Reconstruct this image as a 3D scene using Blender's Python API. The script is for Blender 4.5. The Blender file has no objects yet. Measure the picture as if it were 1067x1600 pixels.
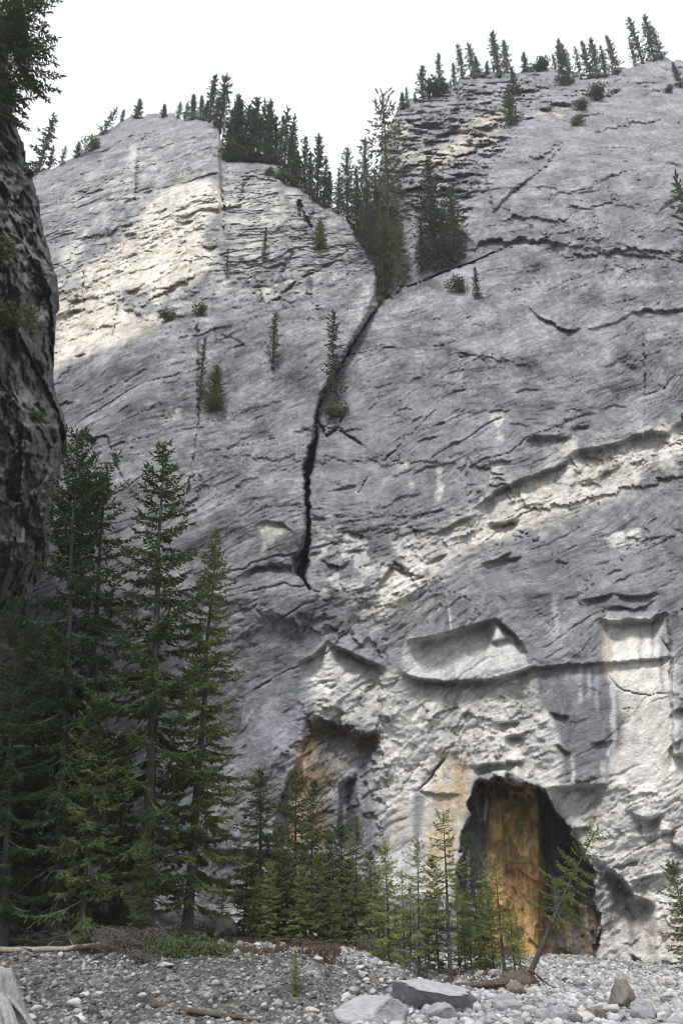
import bpy, math, random
import numpy as np
from mathutils import Vector, Matrix

# ------------------------------------------------------------------ camera, sky, sun, exposure
SC = bpy.context.scene
PITCH = math.radians(26.5)
FPX = 1293.0                      # focal length in photograph pixels (photo is 1067 x 1600)
CAM = np.array([0.0, 0.0, 1.6])
cam_data = bpy.data.cameras.new("camera")
cam_data.sensor_fit = 'VERTICAL'
cam_data.sensor_height = 36.0
cam_data.sensor_width = 24.0
cam_data.lens = 36.0 * FPX / 1600.0
cam_data.clip_start = 0.1
cam_data.clip_end = 3000.0
cam = bpy.data.objects.new("camera", cam_data)
cam.location = CAM
cam.rotation_euler = (math.pi / 2 + PITCH, 0, 0)
SC.collection.objects.link(cam)
SC.camera = cam
SC.render.resolution_x, SC.render.resolution_y = 682, 1024

SUN_ELEV = math.radians(56)
SUN_DIR = Vector((-0.27, -0.75, 0.0)).normalized()      # towards the sun, on the map
sun_vec = Vector((SUN_DIR.x * math.cos(SUN_ELEV), SUN_DIR.y * math.cos(SUN_ELEV), math.sin(SUN_ELEV)))
sd = bpy.data.lights.new("sun", 'SUN')
sd.energy = 2.75
sd.angle = math.radians(14)
sd.color = (1.0, 0.97, 0.935)
so = bpy.data.objects.new("sun", sd)
so.rotation_euler = (-sun_vec).to_track_quat('-Z', 'Y').to_euler()
so.location = (0, 0, 150)
SC.collection.objects.link(so)

W = bpy.data.worlds.new("World")
SC.world = W
W.use_nodes = True
nt = W.node_tree
nt.nodes.clear()
n_out = nt.nodes.new('ShaderNodeOutputWorld')
n_bg = nt.nodes.new('ShaderNodeBackground')
n_bg.inputs['Strength'].default_value = 0.11
n_sky = nt.nodes.new('ShaderNodeTexSky')
n_sky.sky_type = 'NISHITA'
n_sky.sun_disc = False
n_sky.sun_elevation = SUN_ELEV
n_sky.sun_rotation = math.atan2(SUN_DIR.x, SUN_DIR.y)
n_tc = nt.nodes.new('ShaderNodeTexCoord')
n_map = nt.nodes.new('ShaderNodeMapping')
n_map.inputs['Scale'].default_value = (1.0, 1.0, 2.2)
n_no = nt.nodes.new('ShaderNodeTexNoise')
n_no.inputs['Scale'].default_value = 2.3
n_no.inputs['Detail'].default_value = 6
n_ramp = nt.nodes.new('ShaderNodeValToRGB')
n_ramp.color_ramp.elements[0].position = 0.36
n_ramp.color_ramp.elements[0].color = (0.80, 0.80, 0.80, 1)
n_ramp.color_ramp.elements[1].position = 0.56
n_ramp.color_ramp.elements[1].color = (0.985, 0.985, 0.985, 1)
n_mix = nt.nodes.new('ShaderNodeMixRGB')
n_mix.inputs['Color2'].default_value = (6.5, 6.85, 7.2, 1)
L = nt.links.new
L(n_tc.outputs['Generated'], n_map.inputs['Vector'])
L(n_map.outputs['Vector'], n_no.inputs['Vector'])
L(n_no.outputs['Fac'], n_ramp.inputs['Fac'])
L(n_ramp.outputs['Color'], n_mix.inputs['Fac'])
L(n_sky.outputs['Color'], n_mix.inputs['Color1'])
L(n_mix.outputs['Color'], n_bg.inputs['Color'])
L(n_bg.outputs['Background'], n_out.inputs['Surface'])

SC.cycles.filter_width = 1.1
SC.view_settings.view_transform = 'Standard'
SC.view_settings.look = 'None'
SC.view_settings.exposure = 0.74
SC.view_settings.gamma = 1.0
SC.view_settings.use_curve_mapping = False

random.seed(7)
RNG = np.random.default_rng(7)

# ------------------------------------------------------------------ survey geometry helpers
CP, SP = math.cos(PITCH), math.sin(PITCH)

def ray(px, py):
    a = (np.asarray(px, float) - 533.5) / FPX
    b = (800.0 - np.asarray(py, float)) / FPX
    return a, CP - SP * b, SP + CP * b          # direction (x, y, z)

def at_depth(px, py, Y):
    dx, dy, dz = ray(px, py)
    t = Y / dy
    return dx * t, Y, CAM[2] + dz * t

def project(P):
    v = np.asarray(P, float) - CAM
    fw = v[1] * CP + v[2] * SP
    up = -v[1] * SP + v[2] * CP
    return 533.5 + FPX * v[0] / fw, 800 - FPX * up / fw

def height_for(P, py_top):
    v = np.asarray(P, float) - CAM
    a = v[1] * CP + v[2] * SP
    b = -v[1] * SP + v[2] * CP
    k = (800 - py_top) / FPX
    return (k * a - b) / (CP - k * SP)

# ------------------------------------------------------------------ noise
_G = np.random.default_rng(11).uniform(0, 2 * np.pi, 4096)
_GX, _GY = np.cos(_G), np.sin(_G)

def pn(x, y, seed=0):
    """2-D gradient noise, about -0.7..0.7"""
    xf = np.floor(x); yf = np.floor(y)
    xi = xf.astype(np.int64); yi = yf.astype(np.int64)
    fx = x - xf; fy = y - yf
    u = fx * fx * fx * (fx * (fx * 6 - 15) + 10)
    v = fy * fy * fy * (fy * (fy * 6 - 15) + 10)
    def g(ix, iy, dx, dy):
        h = (ix * 374761393 + iy * 668265263 + seed * 974711) & 0x7fffffff
        h = ((h ^ (h >> 13)) * 1274126177) & 0x7fffffff
        h = (h ^ (h >> 16)) & 4095
        return _GX[h] * dx + _GY[h] * dy
    a = g(xi, yi, fx, fy); b = g(xi + 1, yi, fx - 1, fy)
    c = g(xi, yi + 1, fx, fy - 1); d = g(xi + 1, yi + 1, fx - 1, fy - 1)
    return (a + (b - a) * u) * (1 - v) + (c + (d - c) * u) * v

def fbm(x, y, oct=4, seed=0, gain=0.5):
    r = 0; amp = 1.0; f = 1.0
    for o in range(oct):
        r = r + amp * pn(x * f, y * f, seed + o * 17)
        amp *= gain; f *= 2.03
    return r

def ridged(x, y, oct=4, seed=0):
    r = 0; amp = 1.0; f = 1.0
    for o in range(oct):
        r = r + amp * (1 - 2.2 * np.abs(pn(x * f, y * f, seed + o * 13)))
        amp *= 0.5; f *= 2.07
    return r

def cells(x, y, seed=0):
    """Worley cells: returns tilted-facet offset and distance to the nearest cell wall"""
    xi = np.floor(x).astype(np.int64); yi = np.floor(y).astype(np.int64)
    f1 = np.full(x.shape, 9.0); f2 = np.full(x.shape, 9.0); val = np.zeros(x.shape)
    for i in (-1, 0, 1):
        for j in (-1, 0, 1):
            cx = xi + i; cy = yi + j
            h = (cx * 374761393 + cy * 668265263 + seed * 974711) & 0x7fffffff
            h = ((h ^ (h >> 13)) * 1274126177) & 0x7fffffff
            h1 = (h ^ (h >> 16)) & 4095; h2 = (h >> 7) & 4095; h3 = (h >> 3) & 4095
            ox = cx + 0.5 + 0.42 * _GX[h1]; oy = cy + 0.5 + 0.42 * _GY[h2]
            ddx = x - ox; ddy = y - oy
            d = ddx * ddx + ddy * ddy
            v = _GX[h3] * 0.5 + _GY[h1] * ddx * 0.9 + _GX[h2] * ddy * 0.9
            closer = d < f1
            f2 = np.where(closer, f1, np.minimum(f2, d))
            val = np.where(closer, v, val)
            f1 = np.where(closer, d, f1)
    return val, np.sqrt(f2) - np.sqrt(f1)

def sstep(a, b, x):
    t = np.clip((x - a) / (b - a), 0, 1)
    return t * t * (3 - 2 * t)

# ------------------------------------------------------------------ materials
def lin(r, g, b):
    f = lambda c: (c / 255.0 / 12.92) if c / 255.0 < 0.04045 else ((c / 255.0 + 0.055) / 1.055) ** 2.4
    return (f(r), f(g), f(b), 1)

def new_mat(name):
    m = bpy.data.materials.new(name)
    m.use_nodes = True
    t = m.node_tree
    bs = t.nodes['Principled BSDF']
    bs.inputs['Roughness'].default_value = 0.9
    bs.inputs['Specular IOR Level'].default_value = 0.2
    return m, t, bs

def node(t, kind, **kw):
    n = t.nodes.new(kind)
    for k, v in kw.items():
        if k in n.inputs.keys():
            n.inputs[k].default_value = v
        else:
            setattr(n, k, v)
    return n

def rock_material(name, attr=True, base=(0.25, 0.25, 0.26), scale=1.0, bump=0.6, objvar=False, streak=(3.0, 3.0, 0.35)):
    m, t, bs = new_mat(name)
    tc = node(t, 'ShaderNodeTexCoord')
    coord = tc.outputs['Object']
    if attr:
        a = node(t, 'ShaderNodeAttribute', attribute_name='albedo')
        col = a.outputs['Color']
    else:
        rgb = node(t, 'ShaderNodeRGB')
        rgb.outputs[0].default_value = (*base, 1)
        col = rgb.outputs[0]
    n1 = node(t, 'ShaderNodeTexNoise', Scale=1.7 * scale, Detail=9, Roughness=0.68)
    t.links.new(coord, n1.inputs['Vector'])
    n2 = node(t, 'ShaderNodeTexNoise', Scale=9 * scale, Detail=5, Roughness=0.7)
    mp = node(t, 'ShaderNodeMapping')
    mp.inputs['Rotation'].default_value = (0, 0.5, 0)
    mp.inputs['Scale'].default_value = (0.75, 1, 1.25)
    t.links.new(coord, mp.inputs['Vector'])
    t.links.new(mp.outputs['Vector'], n2.inputs['Vector'])
    r1 = node(t, 'ShaderNodeMapRange')
    r1.inputs['From Min'].default_value = 0.3; r1.inputs['From Max'].default_value = 0.7
    r1.inputs['To Min'].default_value = 0.74; r1.inputs['To Max'].default_value = 1.24
    t.links.new(n1.outputs['Fac'], r1.inputs['Value'])
    r2 = node(t, 'ShaderNodeMapRange')
    r2.inputs['From Min'].default_value = 0.3; r2.inputs['From Max'].default_value = 0.7
    r2.inputs['To Min'].default_value = 0.78; r2.inputs['To Max'].default_value = 1.22
    t.links.new(n2.outputs['Fac'], r2.inputs['Value'])
    mu = node(t, 'ShaderNodeMath', operation='MULTIPLY')
    t.links.new(r1.outputs[0], mu.inputs[0]); t.links.new(r2.outputs[0], mu.inputs[1])
    val = mu.outputs[0]
    if objvar:
        oi = node(t, 'ShaderNodeObjectInfo')
        r3 = node(t, 'ShaderNodeMapRange')
        r3.inputs['To Min'].default_value = 0.68; r3.inputs['To Max'].default_value = 1.35
        t.links.new(oi.outputs['Random'], r3.inputs['Value'])
        m3 = node(t, 'ShaderNodeMath', operation='MULTIPLY')
        t.links.new(val, m3.inputs[0]); t.links.new(r3.outputs[0], m3.inputs[1])
        val = m3.outputs[0]
        hs = node(t, 'ShaderNodeMixRGB', blend_type='MULTIPLY')
        cr = node(t, 'ShaderNodeValToRGB')
        cr.color_ramp.elements[0].color = (1, 1, 1, 1); cr.color_ramp.elements[1].color = (1.0, 0.93, 0.84, 1)
        cr.color_ramp.elements[0].position = 0.6
        ma = node(t, 'ShaderNodeMath', operation='MULTIPLY'); ma.inputs[1].default_value = 7.31
        fr = node(t, 'ShaderNodeMath', operation='FRACT')
        t.links.new(oi.outputs['Random'], ma.inputs[0]); t.links.new(ma.outputs[0], fr.inputs[0])
        t.links.new(fr.outputs[0], cr.inputs['Fac'])
        hs.inputs['Fac'].default_value = 1
        t.links.new(col, hs.inputs['Color1']); t.links.new(cr.outputs['Color'], hs.inputs['Color2'])
        col = hs.outputs['Color']
    vm = node(t, 'ShaderNodeVectorMath', operation='SCALE')
    t.links.new(col, vm.inputs[0]); t.links.new(val, vm.inputs['Scale'])
    t.links.new(vm.outputs[0], bs.inputs['Base Color'])
    bp = node(t, 'ShaderNodeBump', Strength=bump, Distance=0.12 / scale)
    n3 = node(t, 'ShaderNodeTexNoise', Scale=5 * scale, Detail=8, Roughness=0.72)
    t.links.new(mp.outputs['Vector'], n3.inputs['Vector'])
    t.links.new(n3.outputs['Fac'], bp.inputs['Height'])
    t.links.new(bp.outputs['Normal'], bs.inputs['Normal'])
    return m

def foliage_material(name, c1, c2, tip=0.3):
    m, t, bs = new_mat(name)
    tc = node(t, 'ShaderNodeTexCoord')
    n1 = node(t, 'ShaderNodeTexNoise', Scale=1.4, Detail=4)
    t.links.new(tc.outputs['Object'], n1.inputs['Vector'])
    n2 = node(t, 'ShaderNodeTexNoise', Scale=14, Detail=2)
    t.links.new(tc.outputs['Object'], n2.inputs['Vector'])
    oi = node(t, 'ShaderNodeObjectInfo')
    add = node(t, 'ShaderNodeMath', operation='ADD')
    t.links.new(n1.outputs['Fac'], add.inputs[0])
    m0 = node(t, 'ShaderNodeMath', operation='MULTIPLY_ADD')
    m0.inputs[1].default_value = 0.9; m0.inputs[2].default_value = -0.45
    t.links.new(n2.outputs['Fac'], m0.inputs[0])
    t.links.new(m0.outputs[0], add.inputs[1])
    a2 = node(t, 'ShaderNodeMath', operation='MULTIPLY_ADD')
    a2.inputs[1].default_value = 0.5; a2.inputs[2].default_value = -0.25
    t.links.new(oi.outputs['Random'], a2.inputs[0])
    a3 = node(t, 'ShaderNodeMath', operation='ADD')
    t.links.new(add.outputs[0], a3.inputs[0]); t.links.new(a2.outputs[0], a3.inputs[1])
    cr = node(t, 'ShaderNodeValToRGB')
    cr.color_ramp.elements[0].position = 0.2; cr.color_ramp.elements[0].color = (*c1, 1)
    cr.color_ramp.elements[1].position = 0.8; cr.color_ramp.elements[1].color = (*c2, 1)
    t.links.new(a3.outputs[0], cr.inputs['Fac'])
    t.links.new(cr.outputs['Color'], bs.inputs['Base Color'])
    bs.inputs['Roughness'].default_value = 0.75
    tr = node(t, 'ShaderNodeBsdfTranslucent')
    t.links.new(cr.outputs['Color'], tr.inputs['Color'])
    mx = node(t, 'ShaderNodeMixShader'); mx.inputs['Fac'].default_value = tip
    out = t.nodes['Material Output']
    t.links.new(bs.outputs[0], mx.inputs[1]); t.links.new(tr.outputs[0], mx.inputs[2])
    t.links.new(mx.outputs[0], out.inputs['Surface'])
    return m

def wood_material(name, c1, c2, sc=6.0):
    m, t, bs = new_mat(name)
    tc = node(t, 'ShaderNodeTexCoord')
    mp = node(t, 'ShaderNodeMapping'); mp.inputs['Scale'].default_value = (2.5, 2.5, 0.5)
    t.links.new(tc.outputs['Object'], mp.inputs['Vector'])
    n1 = node(t, 'ShaderNodeTexNoise', Scale=sc, Detail=7, Roughness=0.7)
    t.links.new(mp.outputs['Vector'], n1.inputs['Vector'])
    cr = node(t, 'ShaderNodeValToRGB')
    cr.color_ramp.elements[0].position = 0.3; cr.color_ramp.elements[0].color = (*c1, 1)
    cr.color_ramp.elements[1].position = 0.7; cr.color_ramp.elements[1].color = (*c2, 1)
    t.links.new(n1.outputs['Fac'], cr.inputs['Fac'])
    t.links.new(cr.outputs['Color'], bs.inputs['Base Color'])
    bp = node(t, 'ShaderNodeBump', Strength=0.7, Distance=0.03)
    t.links.new(n1.outputs['Fac'], bp.inputs['Height'])
    t.links.new(bp.outputs['Normal'], bs.inputs['Normal'])
    return m

M_CLIFF = rock_material("limestone_cliff", bump=0.75)
M_GROUND = rock_material("gravel_ground", scale=3.0, bump=0.9)
def pebble_ground():
    m = rock_material("pebbly_ground", scale=3.0, bump=0.7)
    t = m.node_tree; bs = t.nodes['Principled BSDF']
    tc = node(t, 'ShaderNodeTexCoord')
    old = bs.inputs['Base Color'].links[0].from_socket
    oldn = bs.inputs['Normal'].links[0].from_socket
    v = node(t, 'ShaderNodeTexVoronoi', Scale=13.0, Randomness=1.0)
    v2 = node(t, 'ShaderNodeTexVoronoi', Scale=31.0)
    for q in (v, v2): t.links.new(tc.outputs['Object'], q.inputs['Vector'])
    sep = node(t, 'ShaderNodeSeparateColor'); t.links.new(v.outputs['Color'], sep.inputs[0])
    sep2 = node(t, 'ShaderNodeSeparateColor'); t.links.new(v2.outputs['Color'], sep2.inputs[0])
    r = node(t, 'ShaderNodeMapRange'); r.inputs['To Min'].default_value = 0.55; r.inputs['To Max'].default_value = 1.6
    pw = node(t, 'ShaderNodeMath', operation='POWER'); pw.inputs[1].default_value = 2.2
    t.links.new(sep.outputs[0], pw.inputs[0]); t.links.new(pw.outputs[0], r.inputs['Value'])
    r2 = node(t, 'ShaderNodeMapRange'); r2.inputs['To Min'].default_value = 0.7; r2.inputs['To Max'].default_value = 1.35
    t.links.new(sep2.outputs[0], r2.inputs['Value'])
    mm = node(t, 'ShaderNodeMath', operation='MULTIPLY'); t.links.new(r.outputs[0], mm.inputs[0]); t.links.new(r2.outputs[0], mm.inputs[1])
    sc_ = node(t, 'ShaderNodeVectorMath', operation='SCALE')
    t.links.new(old, sc_.inputs[0]); t.links.new(mm.outputs[0], sc_.inputs['Scale']); t.links.new(sc_.outputs[0], bs.inputs['Base Color'])
    bp = node(t, 'ShaderNodeBump', Strength=0.9, Distance=0.05, invert=True)
    t.links.new(v.outputs['Distance'], bp.inputs['Height']); t.links.new(oldn, bp.inputs['Normal'])
    t.links.new(bp.outputs['Normal'], bs.inputs['Normal'])
    return m
M_BED = pebble_ground()
M_STONE = rock_material("grey_stone", attr=False, base=(0.33, 0.33, 0.345), scale=3.0, bump=0.35, objvar=True)
M_BOULDER = rock_material("boulder_stone", attr=False, base=(0.33, 0.33, 0.345), scale=3.0, bump=1.0)
M_MOSSROCK = rock_material("mossy_stone", attr=False, base=(0.075, 0.085, 0.05), scale=2.0, bump=0.8)
M_BROWNROCK = rock_material("brown_stone", attr=False, base=(0.16, 0.14, 0.125), scale=2.0, bump=0.6)
M_SPRUCE = foliage_material("spruce_needles", (0.055, 0.082, 0.028), (0.150, 0.185, 0.066))
M_SPRUCE_SHADED = foliage_material("shaded_spruce_needles", (0.030, 0.052, 0.022), (0.078, 0.112, 0.044))  # darker copy of the needles, the near wall's shade put into the colour
M_YOUNG = foliage_material("young_spruce_needles", (0.100, 0.145, 0.040), (0.285, 0.320, 0.095), 0.45)
M_RIM = foliage_material("clifftop_needles", (0.055, 0.076, 0.048), (0.11, 0.138, 0.082))
M_OLIVE = foliage_material("olive_foliage", (0.085, 0.095, 0.040), (0.170, 0.175, 0.075))
M_BARK = wood_material("spruce_bark", (0.028, 0.024, 0.020), (0.085, 0.075, 0.066))
M_TWIG = wood_material("dead_twig", (0.10, 0.088, 0.076), (0.23, 0.21, 0.185))
M_BRUSH = wood_material("brush_twig", (0.050, 0.043, 0.037), (0.135, 0.120, 0.105))
M_DRIFT = wood_material("weathered_wood", (0.13, 0.127, 0.122), (0.33, 0.32, 0.31), 9)
M_LOG = wood_material("brown_log", (0.035, 0.027, 0.021), (0.12, 0.092, 0.07))
M_PALELOG = wood_material("pale_log", (0.14, 0.115, 0.092), (0.32, 0.275, 0.23))
M_RED = foliage_material("dry_undergrowth", (0.085, 0.060, 0.045), (0.17, 0.12, 0.085))

# ------------------------------------------------------------------ mesh helpers
COL = SC.collection

def mesh_np(name, verts, faces, mat, smooth=True, colors=None):
    """faces: (n,3) or (n,4) int array"""
    me = bpy.data.meshes.new(name)
    verts = np.ascontiguousarray(verts, dtype=np.float32)
    faces = np.ascontiguousarray(faces, dtype=np.int32)
    n, k = faces.shape
    me.vertices.add(len(verts)); me.vertices.foreach_set('co', verts.ravel())
    me.loops.add(n * k); me.loops.foreach_set('vertex_index', faces.ravel())
    me.polygons.add(n)
    me.polygons.foreach_set('loop_start', np.arange(0, n * k, k, dtype=np.int32))
    try:
        me.polygons.foreach_set('loop_total', np.full(n, k, dtype=np.int32))
    except Exception:
        pass
    if smooth:
        me.polygons.foreach_set('use_smooth', np.ones(n, dtype=bool))
    me.update(calc_edges=True)
    if colors is not None:
        at = me.attributes.new('albedo', 'FLOAT_COLOR', 'POINT')
        c4 = np.ones((len(verts), 4), dtype=np.float32); c4[:, :3] = colors
        at.data.foreach_set('color', c4.ravel())
    me.materials.append(mat)
    return me

def link(name, data, parent=None):
    o = bpy.data.objects.new(name, data)
    COL.objects.link(o)
    if parent is not None:
        o.parent = parent
    return o

def tag(o, label=None, cat=None, group=None, kind=None):
    if label: o['label'] = label
    if cat: o['category'] = cat
    if group: o['group'] = group
    if kind: o['kind'] = kind
    return o

class Geo:
    """collects quads/tris as numpy blocks"""
    def __init__(self): self.v = []; self.f = []; self.n = 0
    def add(self, v, f):
        v = np.asarray(v, float); f = np.asarray(f, int)
        if f.shape[1] == 4:
            f = np.concatenate([f[:, [0, 1, 2]], f[:, [0, 2, 3]]])
        self.v.append(v); self.f.append(f + self.n); self.n += len(v)
    def tube(self, pts, rad, sides=6, cap=True):
        pts = np.asarray(pts, float); m = len(pts)
        rad = np.broadcast_to(np.asarray(rad, float), (m,))
        tan = np.gradient(pts, axis=0)
        tan /= np.linalg.norm(tan, axis=1)[:, None] + 1e-9
        ref = np.where(np.abs(tan[:, 2:3]) > 0.9, np.array([[1.0, 0, 0]]), np.array([[0, 0, 1.0]]))
        a = np.cross(tan, ref); a /= np.linalg.norm(a, axis=1)[:, None] + 1e-9
        b = np.cross(tan, a)
        ang = np.arange(sides) * 2 * np.pi / sides
        ring = pts[:, None] + rad[:, None, None] * (np.cos(ang)[None, :, None] * a[:, None] + np.sin(ang)[None, :, None] * b[:, None])
        v = ring.reshape(-1, 3)
        i = np.arange(m - 1)[:, None] * sides; j = np.arange(sides)[None]
        j2 = (j + 1) % sides
        f = np.stack([i + j, i + j2, i + sides + j2, i + sides + j], -1).reshape(-1, 4)
        self.add(v, f)
        if cap and sides >= 3:
            for k in (0, m - 1):
                base = k * sides
                c = np.concatenate([v[base:base + sides], pts[k:k + 1]])
                q = np.stack([np.arange(sides), (np.arange(sides) + 1) % sides, np.full(sides, sides)], -1)
                self.add(c, q)
    def build(self, name, mat, smooth=True):
        return mesh_np(name, np.concatenate(self.v), np.concatenate(self.f), mat, smooth)

def icosphere(sub):
    import bmesh
    bm = bmesh.new()
    bmesh.ops.create_icosphere(bm, subdivisions=sub, radius=1.0)
    v = np.array([x.co[:] for x in bm.verts]); f = np.array([[y.index for y in p.verts] for p in bm.faces])
    bm.free()
    return v, f
ICO1, ICO2, ICO3, ICO4 = icosphere(1), icosphere(2), icosphere(3), icosphere(4)

def rock_verts(ico, seed, angular=0.5, rough=0.12):
    r = np.random.default_rng(seed)
    v = ico[0].copy()
    # cut by random planes for facets
    for _ in range(int(5 + angular * 12)):
        n = r.normal(size=3); n /= np.linalg.norm(n)
        d = r.uniform(0.55, 0.92)
        s = v @ n
        over = np.clip(s - d, 0, None)
        v -= over[:, None] * n[None] * 0.92
    nz = pn(v[:, 0] * 1.9 + seed, v[:, 1] * 1.9 + v[:, 2] * 1.3, seed) + 0.5 * pn(v[:, 0] * 4.1 + v[:, 2] * 2, v[:, 1] * 4.1 + seed, seed + 5)
    v *= (1 + rough * 2 * nz)[:, None]
    return v

# ------------------------------------------------------------------ the cliff: surveyed as a relief
SKYLINE = [(-130, 330), (0, 300), (40, 285), (55, 268), (80, 262), (110, 248), (135, 232), (150, 215), (165, 205), (185, 190), (205, 184),
           (225, 182), (235, 178), (260, 180), (275, 178), (290, 184), (310, 185), (330, 186), (341, 190), (347, 238), (354, 248), (370, 252), (386, 250),
           (414, 250), (436, 254), (448, 284), (458, 290), (470, 293), (487, 305), (510, 321), (532, 334), (545, 345), (556, 352), (575, 335),
           (588, 295), (596, 235), (604, 206), (613, 187), (621, 170), (640, 160), (665, 154), (678, 145), (700, 133), (715, 126), (733, 118), (760, 114),
           (785, 112), (813, 113), (835, 106), (853, 105), (870, 110), (890, 121), (913, 122), (945, 115), (978, 106), (1000, 99), (1015, 94),
           (1033, 89), (1047, 92), (1067, 95), (1200, 62)]
sk = np.array(SKYLINE, float)
NCOL, NROW, NTOP = 750, 870, 8
N_LOW = 660
pxs = np.linspace(-110, 1190, NCOL)
sky_y = np.interp(pxs, sk[:, 0], sk[:, 1])
sky_y = sky_y + 4.5 * fbm(pxs / 22.0, pxs * 0 + 3.3, 4, 91) + 6.0 * pn(np.floor(pxs / 11.0 + 0.8 * pn(pxs / 15.0, pxs * 0, 92)) * 1.37 + 0.4, pxs * 0 + 0.5, 93)
PXG = np.repeat(pxs[None, :], NROW, 0)
vv = np.linspace(0, 1, NROW - N_LOW + 1)[1:, None]
PYG = np.concatenate([np.repeat(np.linspace(1585, 425, N_LOW)[:, None], NCOL, 1), 425 + (sky_y[None, :] - 425) * vv])   # row 0 at the foot

def base_depth(X, Z):
    """smooth cliff surface: distance Y as a function of world X and height Z"""
    y = 42 + 0.06 * np.clip(Z, -5, 18) + 0.36 * np.clip(Z - 18, 0, 400)
    y = y + 0.10 * np.clip(Z - 70, 0, 100)
    y = y - 0.16 * np.clip(X - 9, 0, 60) * sstep(30, 8, Z)
    y = y + 0.22 * np.clip(-14 - X, 0, 80)
    return y

Yb = np.full(PXG.shape, 45.0)
for _ in range(25):
    X, _y, Z = at_depth(PXG, PYG, Yb)
    Yb = 0.5 * Yb + 0.5 * base_depth(X, Z)
Xb, _y, Zb = at_depth(PXG, PYG, Yb)
S = Xb; T = Zb + 0.38 * (Yb - 42)                    # coordinates on the rock sheet (metres)
D = np.zeros(PXG.shape)                              # relief: + recessed, - proud (metres along Y)

# photograph-to-sheet wobble so drawn outlines come out ragged
WX = PXG + 6 * fbm(S / 1.3, T / 1.3, 3, 41) + 11 * pn(S / 4.0, T / 4.0, 44)
WY = PYG + 6 * fbm(S / 1.3, T / 1.3, 3, 51) + 11 * pn(S / 4.0, T / 4.0, 54)
WXs = PXG + 3.4 * fbm(S / 0.8, T / 0.8, 4, 61, 0.6)
WYs = PYG + 3.4 * fbm(S / 0.8, T / 0.8, 4, 71, 0.6)

def bbox(x0, x1, y0, y1):
    c0 = max(0, np.searchsorted(pxs, x0) - 1); c1 = min(NCOL, np.searchsorted(pxs, x1) + 1)
    sub = PYG[:, c0:c1]
    rows = np.where(((sub >= y0) & (sub <= y1)).any(1))[0]
    if len(rows) == 0 or c1 <= c0:
        return None
    return slice(rows[0], rows[-1] + 1), slice(c0, c1)

def seg_dist(px, py, poly):
    """distance to a polyline and interpolated third coordinate (if any)"""
    best = np.full(px.shape, 1e9); val = np.zeros(px.shape)
    for a, b in zip(poly[:-1], poly[1:]):
        dx, dy = b[0] - a[0], b[1] - a[1]
        l2 = dx * dx + dy * dy + 1e-9
        t = np.clip(((px - a[0]) * dx + (py - a[1]) * dy) / l2, 0, 1)
        d = np.hypot(px - a[0] - t * dx, py - a[1] - t * dy)
        m = d < best
        best = np.where(m, d, best)
        if len(a) > 2:
            val = np.where(m, a[2] + t * (b[2] - a[2]), val)
    return best, val

def poly_sd(px, py, poly):
    """signed distance, positive inside"""
    p = list(poly) + [poly[0]]
    d, _ = seg_dist(px, py, p)
    ins = np.zeros(px.shape, bool)
    for a, b in zip(p[:-1], p[1:]):
        if a[1] == b[1]:
            continue
        c = ((a[1] > py) != (b[1] > py)) & (px < (b[0] - a[0]) * (py - a[1]) / (b[1] - a[1]) + a[0])
        ins ^= c
    return np.where(ins, d, -d)

def pmask(poly, feather=10, coarse=True):
    xs = [p[0] for p in poly]; ys = [p[1] for p in poly]
    r = np.zeros(PXG.shape)
    bb = bbox(min(xs) - feather - 30, max(xs) + feather + 30, min(ys) - feather - 30, max(ys) + feather + 30)
    if bb is None:
        return r
    wx, wy = (WX, WY) if coarse else (WXs, WYs)
    sdv = poly_sd(wx[bb], wy[bb], poly)
    r[bb] = sstep(-feather, feather, sdv)
    return r

def crack(poly, w, depth):
    """groove of half width w px"""
    poly3 = [(p[0], p[1], p[2] if len(p) > 2 else w) for p in poly]
    xs = [p[0] for p in poly3]; ys = [p[1] for p in poly3]
    bb = bbox(min(xs) - 25, max(xs) + 25, min(ys) - 25, max(ys) + 25)
    if bb is None: return
    d, ww = seg_dist(WXs[bb], WYs[bb], poly3)
    ww = np.maximum(ww * (1 + 0.7 * pn(S[bb] / 0.7, T[bb] / 0.7, 5)), 0.4)
    amt = 1.0 if w >= 3.5 or depth > 1.5 else 0.25 + 0.75 * sstep(-0.25, 0.2, pn(S[bb] / 1.3, T[bb] / 1.3, 15))
    D[bb] += depth * (1 - sstep(0.35, 1.15, d / ww)) * amt

def lip(poly, h, ramp=5, fade=35, rag=1.0):
    """overhang: rock above the line stands out over the rock below it. poly runs left to right"""
    if h < 0.75:
        ramp *= 0.6; h *= 0.85
    poly = sorted(poly)
    xs = np.array([p[0] for p in poly], float); ys = np.array([p[1] for p in poly], float)
    x0, x1 = xs[0], xs[-1]
    bb = bbox(x0 - 6, x1 + 6, ys.min() - 40, ys.max() + fade * 4 + 20)
    if bb is None: return
    px, py = PXG[bb], PYG[bb]
    q_ = S[bb] / 0.75 + 0.3 * pn(S[bb] / 0.5, T[bb] * 0, 36)
    yl = np.interp(px, xs, ys) + rag * (3.0 * pn(np.floor(q_) * 1.37 + 0.4, T[bb] * 0 + h * 3, 35) + 2.2 * pn(S[bb] / 0.4, T[bb] * 0 + h * 9, 33) + 2.6 * pn(S[bb] / 1.6, T[bb] * 0 + h * 5, 34))
    edge = min(28.0, (x1 - x0) * 0.3)
    env = sstep(x0 - 3, x0 + edge, px) * sstep(x1 + 3, x1 - edge, px)
    dy = py - yl
    below = np.clip(dy / ramp, 0, 1) * np.exp(-np.clip(dy - ramp, 0, None) / fade)
    above = np.exp(np.clip(dy, None, 0) / 14.0) * (dy < 0)
    cont = np.exp(-np.clip(dy, 0, None) / (ramp * 0.7)) * (dy >= 0)
    D[bb] += env * (h * below - 0.22 * h * (above + cont))

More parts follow.
